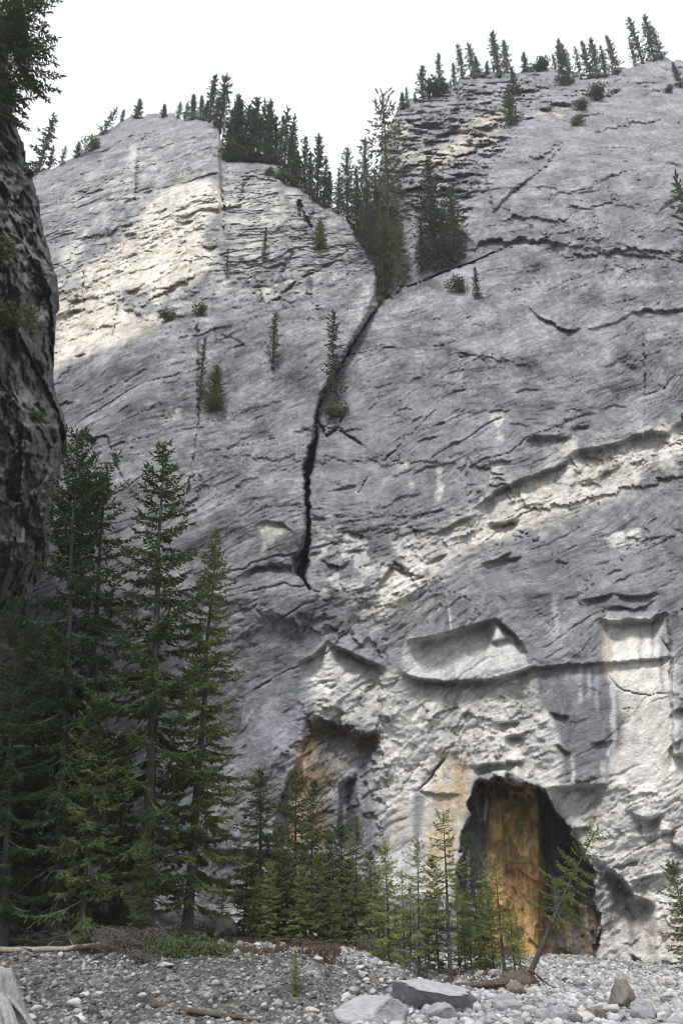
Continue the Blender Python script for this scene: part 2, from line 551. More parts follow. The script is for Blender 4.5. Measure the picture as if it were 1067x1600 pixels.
def block(poly, h, feather=12, fade=None, coarse=False):
    """raise (h<0) or sink (h>0) an area"""
    global D
    D += h * pmask(poly, feather, coarse)

# ---- broad form
D += 1.3 * fbm(S / 16.0, T / 16.0, 3, 1)
# gully behind the left crag and the ledge above the right buttress
gul = [(540, 338), (557, 376), (570, 398), (583, 419), (588, 440), (585, 462), (590, 474), (608, 470), (633, 452), (665, 440), (690, 430),
       (715, 420), (740, 412), (768, 398), (800, 386), (930, 376), (1000, 300), (1000, 40), (590, 40), (540, 200)]
gm = np.zeros(PXG.shape)
bb = bbox(520, 1010, 30, 500)
sdg = poly_sd(WXs[bb], WYs[bb], gul)
gm[bb] = sstep(-0.5, 3.0, sdg)
taper = np.interp(PXG, [540, 600, 690, 760, 860], [9.5, 9.5, 6.0, 2.6, 0.0])
taper = taper * np.interp(PYG, [150, 300, 400], [0.55, 0.9, 1.0])
gullym = gm.copy()
D += gm * taper
# gully bed climbs back between the walls
block([(590, 474), (560, 400), (575, 330), (612, 330), (640, 440), (612, 470)], 1.6, 10)
# left grey slab stands out in front of the tan wall
led = np.array([(40, 585), (88, 572), (120, 562), (165, 541), (200, 532), (240, 511), (280, 498), (318, 494), (345, 500), (380, 490)], float)
yl = np.interp(PXG, led[:, 0], led[:, 1]) + 3 * pn(S / 1.1, T * 0 + 2.2, 8)
en = sstep(10, 60, PXG) * sstep(385, 330, PXG)
D -= 1.5 * en * sstep(-2, 5, PYG - yl) * np.exp(-np.clip(PYG - yl, 0, None) / 130.0)
# the tan wall is hollowed out behind that ledge
block([(90, 480), (190, 400), (330, 330), (345, 400), (300, 450), (240, 500), (120, 560), (88, 570)], 1.0, 26, coarse=True)
# right edge of the upper left crag turns away
D += 1.2 * sstep(326, 352, PXG + 5 * pn(T / 1.5, T * 0, 95)) * sstep(262, 235, PYG) * (PXG < 470)
# the big upper slab on the right stands proud of the rock left of it
block([(783, 322), (813, 296), (853, 262), (883, 226), (905, 196), (960, 150), (1230, 100), (1230, 420), (1000, 400), (870, 380)], -0.5, 4)
block([(781, 204), (806, 194), (835, 191), (880, 225), (850, 262), (800, 300), (770, 330), (760, 280)], -0.8, 3)
# left wall of the chimney overlaps the crack
lw = [(588, 440), (584, 468), (566, 505), (545, 540), (522, 578), (500, 620), (493, 655), (492, 690), (478, 720), (476, 780), (478, 830), (466, 870), (455, 885), (420, 880), (400, 700), (430, 560), (520, 430)]
sdl = pmask(lw, 4, False)
far = np.clip(1 - (np.interp(PYG, [440, 500, 580, 640, 700, 880], [588, 568, 520, 494, 484, 470]) - PXG) / 90.0, 0, 1)
D -= 1.0 * sdl * far ** 1.4
# chimney crack
crack([(607, 462, 1.2), (592, 478, 2.6), (580, 492, 2), (565, 517, 1.0), (545, 547, 2.0), (527, 580, 1.2), (519, 597, 2.6), (512, 606, 1.0), (498, 634, 1.8), (494, 655, 1.0), (494, 690, 1.8)], 4, 1.5)
crack([(494, 684, 2), (487, 703, 7), (483, 722, 7.5), (479, 745, 4.6), (480, 780, 3.6), (482, 820, 3.2), (480, 850, 4.2), (475, 875, 6.5), (470, 893, 6), (474, 905, 2), (484, 922, 1)], 4, 4.0)
# the right buttress rounds off towards the chimney and towards its shoulder
cxl = np.interp(PYG, [440, 478, 517, 580, 634, 700, 780, 905], [612, 592, 565, 527, 498, 487, 480, 474])
D += 1.0 * np.exp(-np.clip(PXG - cxl, 0, None) / 42.0) * (PXG > cxl - 2) * sstep(900, 700, PYG) * sstep(440, 470, PYG)
shl = np.interp(PXG, [560, 590, 608, 633, 665, 690, 738, 768, 800, 860], [474, 474, 470, 452, 440, 428, 412, 398, 386, 378])
D += 2.6 * np.exp(-np.clip(PYG - shl, 0, None) / 20.0) * (PYG > shl - 3) * sstep(585, 600, PXG) * sstep(800, 740, PXG)
D += 2.2 * np.exp(-np.clip(PYG - sky_y[None, :], 0, None) / 16.0)
D -= 2.2 * np.exp(-((PXG - 820) / 230.0) ** 2 - ((PYG - 620) / 170.0) ** 2)
D -= 1.6 * np.exp(-((PXG - 330) / 130.0) ** 2 - ((PYG - 700) / 160.0) ** 2)
crack([(492, 652, 2), (510, 682, 2), (525, 672, 2), (540, 640, 2)], 2, 0.7)
crack([(533, 675), (552, 686), (575, 704)], 2.2, 0.6)
block([(455, 872), (470, 862), (482, 880), (476, 905), (462, 898)], 1.6, 4)
crack([(447, 882), (460, 900), (480, 912), (495, 930), (492, 955), (475, 988)], 0.9, 0.18)
lip([(375, 897), (400, 886), (430, 884), (450, 890)], 0.5, 6, 30)
block([(400, 900), (440, 895), (490, 925), (488, 955), (470, 985), (410, 960)], -0.5, 14)
lip([(395, 822), (415, 812), (440, 815), (465, 835)], 0.35, 5, 30)

# ---- overhangs
lip([(632, 997), (665, 995), (694, 989), (721, 980), (745, 973), (765, 968), (781, 966)], 1.7, 8, 36, 0.6)
lip([(774, 966), (790, 978), (803, 990), (818, 1008), (826, 1022)], 0.9, 5, 22, 0.6)
lip([(766, 1003), (780, 1000), (800, 995)], 0.7, 6, 10)
lip([(624, 1047), (640, 1055), (653, 1060), (698, 1064), (743, 1062), (783, 1056), (818, 1045), (838, 1039)], 1.25, 5, 34, 0.6)
lip([(820, 1044), (863, 1039), (900, 1036), (943, 1034), (983, 1031), (1052, 1027)], 0.55, 3, 40)
lip([(508, 998), (520, 1005), (533, 1012), (561, 1025), (581, 1034), (605, 1043)], 1.3, 6, 32, 0.6)
lip([(468, 1034), (490, 1023), (500, 1014), (512, 1000)], 0.8, 6, 28)
lip([(484, 1117), (510, 1130), (533, 1141), (561, 1144), (592, 1139)], 0.85, 7, 50, 2.6)
lip([(732, 1195), (745, 1194), (761, 1192), (792, 1189), (822, 1185)], 0.8, 6, 24, 2.0)
lip([(852, 1231), (874, 1228), (894, 1227), (920, 1226), (949, 1221)], 1.1, 6, 120)
lip([(944, 1351), (955, 1356), (962, 1362), (979, 1378), (990, 1398), (1004, 1402), (1026, 1413)], 1.3, 9, 110, 1.4)
lip([(889, 1294), (905, 1293), (922, 1290)], 0.6, 4, 18)
lip([(978, 1379), (1004, 1369), (1028, 1365), (1072, 1356)], 0.7, 4, 26)
lip([(984, 1267), (994, 1274), (1004, 1277), (1020, 1275), (1034, 1268)], 1.0, 7, 28)
lip([(955, 1353), (975, 1349), (999, 1342)], 0.5, 4, 18)
lip([(1030, 1301), (1042, 1300), (1056, 1296)], 0.5, 5, 18)
lip([(1046, 1314), (1056, 1320), (1072, 1330)], 0.6, 5, 24)
lip([(930, 965), (950, 969), (964, 969), (992, 967), (1014, 967), (1028, 960), (1043, 954)], 1.3, 7, 36, 2.6)
lip([(1040, 954), (1067, 950), (1120, 944)], 0.7, 5, 60)
lip([(905, 936), (920, 935), (941, 931), (960, 924)], 0.5, 4, 16)
lip([(955, 926), (980, 930), (1010, 931), (1030, 926)], 0.5, 4, 14)
lip([(940, 950), (965, 946), (990, 950), (1010, 945), (1030, 935)], 0.5, 4, 12)
lip([(858, 1110), (870, 1113), (888, 1117)], 0.5, 4, 9, 2)
lip([(789, 1150), (804, 1146), (820, 1150)], 0.9, 7, 18)
lip([(778, 1129), (795, 1128), (811, 1125)], 0.4, 4, 14)
lip([(868, 1160), (878, 1168), (890, 1175)], 0.4, 4, 9, 2)
lip([(922, 1158), (940, 1157), (957, 1156)], 0.35, 3, 18)
lip([(1046, 1116), (1056, 1110), (1070, 1108)], 0.5, 5, 24)
lip([(1044, 1168), (1052, 1160), (1064, 1156)], 0.5, 5, 24)
# main diagonal seam
lip([(736, 797), (751, 785), (773, 767), (803, 752), (820, 746), (843, 737), (863, 730), (883, 718), (896, 708)], 1.1, 6, 40)
lip([(885, 712), (903, 702), (925, 699), (950, 695), (975, 686), (1000, 675), (1015, 670), (1035, 673), (1052, 676)], 1.3, 6, 70, 1.5)
lip([(1040, 672), (1067, 655), (1120, 640)], 0.9, 6, 36)
lip([(815, 686), (837, 681), (862, 680), (892, 682), (902, 690)], 0.7, 8, 26)
lip([(890, 668), (905, 664), (922, 666)], 0.6, 7, 14)
lip([(680, 832), (709, 818), (735, 806), (748, 796)], 0.6, 5, 24)
lip([(586, 921), (596, 905), (605, 893), (617, 877)], 0.7, 6, 22)
lip([(614, 878), (624, 882), (637, 888)], 0.5, 4, 16)
lip([(760, 817), (775, 817), (787, 815), (812, 810)], 1.0, 7, 16)
lip([(750, 878), (763, 876), (776, 874), (788, 867), (801, 859)], 0.6, 5, 22)
lip([(782, 872), (798, 872), (814, 869)], 0.4, 4, 14)
lip([(665, 878), (680, 871), (698, 865)], 0.5, 4, 18)
lip([(545, 834), (555, 833), (568, 836)], 0.5, 4, 14)
lip([(540, 862), (552, 860), (568, 858)], 0.5, 4, 14)
lip([(932, 746), (950, 737), (972, 726)], 0.45, 4, 22)
lip([(905, 756), (915, 756), (926, 754)], 0.4, 3, 12)
lip([(983, 723), (992, 722), (1004, 717)], 0.4, 4, 14)
for x0, y0, x1, y1, h in [(975, 861, 994, 855, .4), (976, 842, 999, 841, .4), (1010, 818, 1027, 810, .4), (1030, 848, 1057, 836, .4), (955, 912, 987, 899, .4),
                          (945, 898, 974, 888, .4), (676, 664, 697, 663, .5), (648, 690, 685, 682, .5), (700, 698, 720, 690, .5), (640, 660, 660, 652, .4),
                          (765, 645, 800, 640, .5), (790, 660, 830, 668, .4), (765, 724, 800, 722, .6), (765, 745, 790, 752, .4), (590, 730, 640, 720, .35),
                          (575, 640, 590, 626, .4), (820, 690, 850, 684, .35), (640, 596, 660, 590, .4), (700, 616, 730, 608, .3), (800, 614, 850, 608, .45),
                          (930, 640, 985, 632, .4), (880, 640, 915, 645, .3), (690, 560, 740, 545, .3), (720, 500, 760, 490, .3), (840, 560, 900, 545, .3),
                          (930, 575, 990, 560, .35), (900, 440, 960, 420, .3), (800, 430, 850, 410, .3), (960, 600, 1000, 590, .3), (560, 560, 585, 530, .3),
                          (600, 520, 640, 490, .3), (170, 700, 200, 690, .4), (230, 640, 260, 625, .35), (205, 590, 235, 575, .35), (180, 650, 205, 630, .4), (250, 600, 290, 590, .3),
                          (90, 635, 115, 625, .5), (160, 615, 180, 600, .4), (330, 760, 380, 740, .3), (350, 700, 400, 680, .3), (400, 640, 450, 620, .3),
                          (340, 520, 390, 540, .5), (350, 548, 390, 536, .5), (300, 360, 320, 350, .4), (380, 420, 420, 405, .4), (430, 400, 470, 390, .5), (500, 420, 540, 400, .4),
                          (445, 450, 475, 440, .6), (470, 428, 515, 415, .5), (590, 720, 560, 712, .4), (520, 765, 560, 758, .4), (610, 780, 660, 770, .4), (640, 740, 690, 725, .4)]:
    lip([(min(x0, x1), y0 if x0 < x1 else y1), ((x0 + x1) / 2, (y0 + y1) / 2 - 2), (max(x0, x1), y1 if x0 < x1 else y0)], h * 0.5, 2, 9, 1.3)
# upper seams on the right
lip([(818, 476), (843, 495), (873, 511), (895, 515), (915, 514)], 0.7, 3, 24, 1.4)
lip([(910, 515), (928, 512), (963, 502), (980, 492), (995, 487)], 0.4, 3, 24)
lip([(975, 489), (993, 486), (1033, 486), (1067, 482), (1110, 478)], 0.6, 3, 24, 1.5)
crack([(1003, 520), (1007, 575), (1008, 645)], 1.6, 0.5)
lip([(732, 388), (750, 379), (770, 377), (783, 372), (800, 374), (813, 370), (830, 376), (853, 373), (884, 386)], 0.85, 5, 30, 2.4)
lip([(640, 330), (680, 345), (720, 362), (745, 378)], 0.8, 6, 24, 2)
lip([(880, 400), (930, 396), (980, 388), (1067, 392)], 0.5, 4, 24, 2)
lip([(770, 345), (830, 335), (900, 350)], 0.5, 4, 24, 2)
lip([(905, 300), (960, 270), (1010, 262)], 0.45, 4, 24, 2)
lip([(900, 215), (940, 205), (990, 190), (1040, 186)], 0.5, 4, 24, 2)
lip([(820, 250), (850, 240), (880, 222)], 0.6, 4, 24, 2)
lip([(1022, 338), (1030, 326), (1038, 315), (1067, 300), (1110, 290)], 0.9, 7, 30)
lip([(1040, 330), (1060, 340), (1080, 350)], 0.5, 5, 24)
crack([(853, 310), (875, 290), (893, 270), (906, 248), (915, 225)], 0.9, 0.16)
lip([(836, 172), (850, 166), (870, 160), (900, 158), (930, 150), (955, 143), (985, 125)], 1.4, 7, 26)
lip([(870, 190), (900, 182), (940, 176)], 0.7, 5, 20)
lip([(995, 150), (1020, 140), (1050, 138)], 0.7, 6, 20)
lip([(672, 216), (691, 206), (711, 195), (731, 178)], 1.3, 9, 20, 2)
lip([(700, 172), (712, 164), (726, 160), (745, 158)], 1.2, 8, 20, 2)
lip([(727, 218), (745, 208), (764, 201)], 1.1, 8, 18, 2)
lip([(742, 224), (760, 222), (772, 214)], 0.9, 6, 16, 2)
lip([(665, 265), (690, 250), (712, 238)], 0.8, 6, 20, 2)
lip([(660, 190), (680, 182), (700, 180)], 0.7, 5, 18, 2)
lip([(620, 235), (640, 222), (650, 205)], 0.8, 6, 24, 2)
lip([(690, 320), (730, 300), (770, 290)], 0.6, 5, 24, 1.5)
lip([(700, 280), (720, 272), (745, 268)], 0.5, 5, 18, 1.5)
# left crag
crack([(344, 250, 1.2), (348, 306, 2.4), (352, 332, 1.8), (350, 370, 0.8)], 3, 1.0)
crack([(467, 316, 4), (473, 337, 5.5), (486, 352, 3)], 4, 2.2)
lip([(88, 493), (111, 485), (134, 482)], 0.7, 4, 18)
lip([(268, 340), (285, 346), (304, 342)], 0.5, 4, 14)
lip([(193, 316), (202, 310), (211, 306)], 0.6, 5, 12)
crack([(217, 232), (215, 262), (212, 315)], 2, 0.6)
lip([(314, 381), (326, 386), (340, 384)], 0.7, 5, 14)
lip([(118, 556), (128, 552), (146, 553)], 0.7, 6, 12)
lip([(225, 300), (232, 298), (238, 296)], 0.6, 6, 10)
lip([(196, 366), (206, 362), (214, 364)], 0.7, 6, 12)
lip([(160, 375), (185, 352), (215, 348)], 0.5, 5, 20)
lip([(105, 470), (118, 468), (130, 466)], 0.5, 4, 14)
lip([(190, 480), (210, 486), (232, 500)], 0.5, 5, 18)
crack([(176, 525), (184, 490), (188, 470)], 1.6, 0.6)
crack([(132, 425), (131, 460), (134, 486)], 1.6, 0.5)
crack([(404, 450), (414, 476), (434, 467), (454, 447), (485, 428), (515, 415)], 1.8, 0.6)
crack([(308, 497), (310, 550), (310, 612), (311, 660), (302, 720), (293, 772)], 1.6, 0.55)
crack([(330, 500), (340, 535), (345, 550)], 1.5, 0.4)
lip([(128, 672), (140, 678), (152, 684)], 0.9, 6, 16)
crack([(152, 682), (168, 684), (180, 720), (191, 748)], 1.9, 0.6)
crack([(680, 640), (650, 670), (600, 720), (580, 735), (560, 770)], 1.2, 0.3)
# bottom left corner: left slab edge over the seep
crack([(484, 1150, 1.2), (468, 1190, 1.6), (451, 1222, 2), (437, 1260, 2.4), (430, 1300, 2.4)], 2.5, 0.6)
block([(380, 1100), (430, 1160), (470, 1180), (451, 1222), (437, 1260), (430, 1330), (330, 1330)], -0.6, 3)
block([(480, 1130), (590, 1150), (575, 1190), (550, 1230), (545, 1330), (430, 1330), (440, 1260), (468, 1190)], 0.35, 7)
rough_seep = [(480, 1130), (590, 1150), (575, 1190), (550, 1230), (545, 1330), (430, 1330), (440, 1260), (468, 1190)]
block([(532, 1225), (556, 1215), (560, 1320), (530, 1320)], 0.9, 5)
# lower right: cracks and pillar
crack([(947, 1052), (969, 1074), (986, 1084), (1012, 1084)], 1.0, 0.25)
crack([(1012, 1086), (1030, 1083), (1048, 1086)], 1.0, 0.25)
crack([(919, 1111), (964, 1108), (1009, 1104), (1026, 1094), (1048, 1087)], 0.8, 0.15)
crack([(1028, 994), (1037, 1004), (1048, 1022), (1046, 1050), (1050, 1090)], 1.6, 0.5)
block([(1040, 955), (1200, 945), (1200, 1180), (1052, 1180), (1047, 1090), (1050, 1030)], -0.9, 3)
crack([(690, 1178), (700, 1168), (712, 1166)], 1.8, 0.6)
crack([(655, 1232), (668, 1222), (678, 1205), (690, 1192), (698, 1178)], 2, 0.6)
lip([(648, 1230), (662, 1235), (690, 1238), (720, 1240)], 0.35, 3, 24)
crack([(636, 1218), (648, 1206), (655, 1196)], 1.8, 0.5)
block([(600, 1220), (650, 1190), (690, 1180), (735, 1200), (735, 1240), (715, 1360), (690, 1400), (600, 1400)], 0.35, 14)
# the seep alcove (cave)
cave = [(750, 1216), (762, 1213), (773, 1211), (790, 1216), (806, 1222), (822, 1224), (836, 1227), (849, 1238), (857, 1250), (864, 1262), (875, 1277), (891, 1297), (900, 1314), (918, 1337),
        (926, 1362), (930, 1400), (936, 1437), (938, 1475), (922, 1503), (915, 1600), (716, 1600), (712, 1450), (709, 1400), (710, 1356), (720, 1325), (722, 1289), (731, 1270), (735, 1236)]
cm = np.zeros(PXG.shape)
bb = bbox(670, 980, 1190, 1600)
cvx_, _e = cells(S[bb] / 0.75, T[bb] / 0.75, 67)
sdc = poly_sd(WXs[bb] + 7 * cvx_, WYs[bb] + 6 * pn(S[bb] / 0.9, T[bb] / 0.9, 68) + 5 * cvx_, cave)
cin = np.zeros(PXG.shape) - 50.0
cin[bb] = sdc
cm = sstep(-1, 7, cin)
cave_d = np.interp(PXG, [710, 735, 770, 840, 852, 890, 935], [1.2, 2.0, 2.9, 2.8, 5.0, 4.6, 2.2])
cave_d = cave_d * np.interp(PYG, [1215, 1260, 1330, 1400, 1520], [1.15, 1.05, 0.9, 0.75, 0.6])
ck, _e = cells(S / 0.9 + 0.3 * pn(S, T, 71), T / 1.5, 69); ck2, _e = cells(S / 0.45, T / 0.5 + 0.3 * S, 70)
cave_d = cave_d * np.interp(PYG, [1210, 1250], [1.5, 1.0]) + 0.26 * ck + 0.13 * ck2 + 0.7 * ridged(S / 1.1, T / 4.0, 3, 77) * 0.5 + 0.14 * fbm(S / 0.35, T / 0.5, 3, 78)
D += cm * cave_d
block([(797, 1206), (806, 1200), (826, 1222), (822, 1244), (808, 1240)], -2.4, 5)        # chockstone under the roof
block([(788, 1225), (800, 1222), (806, 1236), (796, 1242)], -2.3, 4)
block([(752, 1212), (770, 1208), (776, 1222), (760, 1232)], -1.6, 4)
block([(772, 1206), (790, 1204), (792, 1222), (778, 1226)], -2.2, 3)
block([(822, 1218), (838, 1224), (834, 1244), (824, 1240)], -2.0, 4)
# dark hollow right of the alcove
block([(925, 1345), (945, 1352), (975, 1380), (990, 1410), (985, 1470), (960, 1530), (930, 1530), (935, 1440)], 0.4, 8)
lip([(985, 1490), (1000, 1500), (1014, 1516)], 0.7, 8, 18)

# ---- natural relief of the rock
TH = 0.58                            # dip of the bedding on the sheet
ca, sa = math.cos(TH), math.sin(TH)
S1 = S + 2.6 * pn(S / 12, T / 12, 21) + 0.9 * pn(S / 4, T / 4, 23)
T1 = T + 2.8 * pn(S / 11 + 7, T / 13, 25) + 0.9 * pn(S / 4.5, T / 3.5, 27)
A = S1 * ca + T1 * sa                # along the bedding
B = -S1 * sa + T1 * ca               # across it
Bw = B + 0.55 * pn(A / 4.5, B / 2.2, 3) + 0.28 * pn(A / 1.5, B / 0.9, 5) + 0.16 * pn(A / 0.6, B / 0.4, 7)

def saw(c):
    f = c - np.floor(c)
    return np.where(f < 0.14, 1 - f / 0.14, (f - 0.14) / 0.86)      # abrupt underside, long slope

def dash(a, b, lo, seed, hi=None):
    return sstep(lo, lo + 0.07, pn(A / a + 0.5 * pn(A, B, seed + 1), B / b + 0.5 * pn(A / 0.7, B / 0.7, seed + 2), seed))

inside_cave = sstep(0, 10, cin)
smoothm = 1 - 0.55 * pmask([(940, 970), (1035, 968), (1050, 1030), (1052, 1190), (970, 1200), (880, 1210), (850, 1110), (850, 1050), (940, 1040)], 14) \
            - 0.5 * pmask([(640, 1003), (775, 978), (818, 1010), (825, 1040), (740, 1056), (660, 1056), (630, 1046)], 8) - 0.25 * inside_cave
rough = pmask([(485, 800), (620, 800), (740, 760), (1100, 640), (1100, 700), (960, 760), (760, 830), (690, 880), (600, 980), (500, 940)], 25) \
      + pmask([(480, 1040), (620, 1060), (820, 1060), (880, 1200), (1000, 1220), (1100, 1250), (1100, 1540), (930, 1530), (930, 1330), (850, 1220), (740, 1190), (560, 1300)], 25) \
      + pmask([(600, 150), (700, 120), (800, 110), (790, 240), (740, 340), (640, 330)], 25) \
      + 0.45 * pmask([(95, 470), (180, 350), (330, 270), (345, 400), (230, 500), (100, 560)], 25) + 0.5 * pmask([(345, 250), (560, 340), (585, 440), (540, 480), (350, 470)], 25)
rough = rough + pmask(rough_seep, 8) + 0.8 * pmask([(925, 1345), (990, 1400), (985, 1480), (960, 1530), (930, 1530)], 12)
rough = np.clip(rough, 0, 1.2)
m1 = sstep(0.1, 0.4, fbm(A / 4, B / 2.0, 3, 22))
m2 = sstep(0.08, 0.3, fbm(A / 2.0, B / 1.2, 3, 24))
wob = 0.22 * fbm(S / 0.9, T / 0.9, 4, 2, 0.6); wob2 = 0.22 * fbm(S / 0.9, T / 0.9, 4, 6, 0.6)
cL, eL = cells(S / 13 + 0.3 * wob, T / 15 + 0.3 * wob2, 43)
c0, e0_ = cells(A / 5.5 + wob, B / 2.4 + wob2, 13)
cv, cw = cells(A / 2.3 + wob, B / 0.85 + wob2, 3)
cv2, cw2 = cells(A / 0.95 + wob * 1.3, B / 0.40 + wob2 * 1.3, 8)
cv3, cw3 = cells(A / 0.42 + wob * 1.6, B / 0.2 + wob2 * 1.6, 18)
cb, cbe = cells(S / 1.5 + wob, T / 1.2 + wob2, 53)
cg = sstep(-0.1, 0.25, fbm(S / 2.5, T / 2.5, 2, 12))
act = sstep(-0.25, 0.3, fbm(A / 6, B / 3, 3, 39))                       # how broken the slab is here
rel = 0.18 * cL + 0.11 * c0 + act * (0.055 * cv + 0.038 * cv2 + 0.016 * cv3)
rel = rel + 0.08 * m1 * saw(Bw / 2.3) + 0.06 * m2 * saw(Bw / 0.9 + 0.6 * pn(A / 2.2, B / 2, 9)) * act
rel = rel + 0.028 * fbm(A / 0.8, B / 0.28, 4, 35, 0.7) * (0.5 + act) + 0.10 * fbm(A / 4.0, B / 1.8, 3, 36)
rel = rel + act * (0.05 * dash(0.8, 0.15, 0.27, 130) + 0.07 * dash(1.5, 0.2, 0.31, 140)) + 0.10 * dash(2.8, 0.3, 0.38, 160)
rel = rel + 0.85 * rough * (0.30 * cb * (0.35 + 0.65 * cg) + 0.13 * cv * cg + 0.11 * cv2 + 0.06 * cv3 + 0.05 * fbm(S / 0.5, T / 0.5, 3, 38, 0.65))
# sparse joints
j2 = np.abs(pn(A / 26 + 0.15 * wob, B / 5 + 0.1 * wob2, 63))
rel = rel + 0.25 * (1 - sstep(0.0, 0.012, j2)) * sstep(-0.05, 0.25, pn(S / 6, T / 6, 66))
D += rel * np.clip(smoothm, 0.2, 1)

k1, _e = cells(S / 5.0 + 0.5 * wob, T / 6.5 + 0.5 * wob2, 81); k2, _e = cells(S / 2.1 + wob, T / 2.8 + wob2, 82); k3, _e = cells(S / 3.6 + wob, T / 3.0 + wob2, 83); k4, _e = cells(S / 1.5 + wob, T / 1.2 + wob2, 84)
D += pmask([(40, 290), (160, 190), (340, 175), (560, 350), (585, 440), (345, 490), (90, 560), (40, 560)], 24) * (0.22 * k1 + 0.13 * k2 + 0.12 * k4)
D += pmask([(600, 150), (700, 100), (840, 95), (850, 170), (800, 200), (770, 250), (720, 340), (640, 330), (600, 260)], 16) * (1.0 * k3 + 0.45 * k4 + 0.4 * k2)
D += pmask([(840, 100), (1100, 80), (1100, 110), (980, 140), (850, 175)], 10) * (0.5 * k2 + 0.2 * k4)
D += 0.16 * k2 * pmask([(800, 200), (1100, 110), (1100, 480), (760, 380)], 30)
Y = Yb + D
PX3, _y, PZ3 = at_depth(PXG, PYG, Y)
P3 = np.stack([PX3, Y, PZ3], -1)

def cliff_pt(px, py):
    c = int(np.clip(np.searchsorted(pxs, px), 0, NCOL - 1))
    col = PYG[:, c]
    r = int(np.clip(np.searchsorted(-col, -py), 0, NROW - 1))
    return P3[r, c].copy()

# ---- colour of the rock (albedo: weathering, fresh scars, seep stains, moss, plus painted-in haze)
def C(r, g, b): return np.array([r, g, b])
strokes = sstep(0.12, 0.4, fbm(A / 0.9, B / 0.22, 4, 104, 0.7)); strokes2 = sstep(0.1, 0.4, fbm(A / 1.3, B / 0.3, 4, 105, 0.7))
blot = fbm(A / 5.5, B / 3.0, 4, 121, 0.62); blot2 = fbm(S / 2.2, T / 3.4, 4, 123, 0.62)
grey = 0.150 + 0.035 * fbm(S / 9, T / 9, 3, 101) + 0.075 * blot + 0.05 * blot2 + 0.05 * fbm(A / 2.2, B / 0.9, 5, 103, 0.68) + 0.04 * strokes - 0.034 * strokes2 + 0.03 * fbm(S / 0.42, T / 0.38, 3, 106, 0.75)
alb = grey[..., None] * C(0.99, 1.005, 1.06)[None, None]
def paint(mask, col, k=1.0):
    global alb
    m = np.clip(mask * k, 0, 1)[..., None]
    alb = alb * (1 - m) + np.asarray(col)[None, None] * m * (0.86 + 0.28 * (grain[..., None]))
grain = np.clip(0.5 + 0.9 * fbm(A / 1.0, B / 0.4, 4, 107, 0.6), 0, 1)
mott = sstep(-0.18, 0.22, fbm(A / 2.6, B / 1.1, 4, 111, 0.6))
mott2 = sstep(-0.1, 0.2, fbm(S / 1.6, T / 2.2, 4, 113, 0.6))
vstr = sstep(-0.12, 0.25, fbm(S / 0.9, T / 9.0, 4, 117, 0.6))             # vertical wash streaks
LIGHT = C(0.47, 0.455, 0.425); TAN = C(0.47, 0.39, 0.305); PALE = C(0.44, 0.435, 0.42); DARK = C(0.125, 0.127, 0.135)
# upper parts lightened: haze and glare put into the colour
paint(sstep(45, 95, T) * 0.35, C(0.25, 0.252, 0.262))
# tan wall on the left crag
crag = pmask([(88, 300), (200, 220), (320, 200), (345, 250), (460, 300), (540, 360), (570, 440), (480, 470), (400, 470), (340, 480), (230, 520), (88, 570)], 20)
paint(crag * mott2 * (0.25 + 0.5 * mott), C(0.40, 0.385, 0.36), 0.8)
tanA = pmask([(88, 440), (130, 420), (165, 402), (190, 372), (215, 346), (232, 320), (270, 292), (310, 276), (332, 290), (346, 302), (338, 322), (318, 346), (315, 382),
              (340, 392), (330, 412), (300, 442), (262, 452), (240, 490), (250, 498), (238, 512), (200, 532), (165, 542), (120, 562), (84, 574)], 10)
paint(tanA * (0.7 + 0.3 * mott), C(0.59, 0.55, 0.49), 1.0)
paint(tanA * mott2 * 0.4, TAN)
paint(pmask([(190, 455), (236, 455), (242, 482), (222, 502), (192, 482)], 6), C(0.22, 0.22, 0.23), 0.9)
paint(pmask([(90, 430), (125, 432), (130, 460), (92, 468)], 8), C(0.24, 0.24, 0.245), 0.7)
for pl in ([(205, 232), (216, 228), (214, 262), (204, 264)], [(172, 288), (205, 278), (208, 290), (176, 292)], [(195, 305), (212, 303), (210, 316), (192, 318)],
           [(115, 385), (128, 350), (136, 352), (124, 392), (112, 412), (108, 400)], [(228, 330), (250, 318), (254, 336), (230, 342)], [(95, 395), (112, 385), (110, 410), (92, 415)]):
    paint(pmask(pl, 6), LIGHT, 0.8)
B2 = pmask([(350, 300), (400, 280), (440, 270), (465, 320), (445, 370), (410, 400), (375, 440), (346, 445), (355, 380)], 20)
paint(B2 * mott * 0.85, C(0.42, 0.40, 0.37))
paint(pmask([(405, 460), (440, 430), (460, 440), (430, 472), (412, 476)], 8) * mott2, LIGHT, 0.7)
paint(pmask([(540, 480), (585, 430), (580, 470), (560, 500), (535, 530)], 10) * mott, C(0.40, 0.38, 0.35), 0.7)
paint(pmask([(255, 660), (285, 610), (300, 600), (280, 650), (262, 668)], 8) * mott2, LIGHT, 0.7)
paint(pmask([(405, 818), (432, 812), (448, 828), (424, 845), (404, 862)], 7), LIGHT, 0.65)
# upper right crag
paint(pmask([(735, 190), (790, 170), (775, 225), (745, 232), (680, 262), (640, 270), (660, 240), (712, 222)], 12) * (0.3 + 0.7 * mott), C(0.45, 0.39, 0.32), 0.9)
paint(pmask([(615, 200), (650, 190), (655, 240), (625, 255)], 12) * mott, C(0.42, 0.38, 0.33), 0.8)
paint(pmask([(668, 190), (725, 160), (745, 180), (705, 205), (672, 220)], 9) * mott2, C(0.13, 0.135, 0.145), 0.8)
paint(pmask([(830, 182), (880, 165), (900, 182), (860, 190)], 8) * mott2, C(0.42, 0.37, 0.31), 0.7)
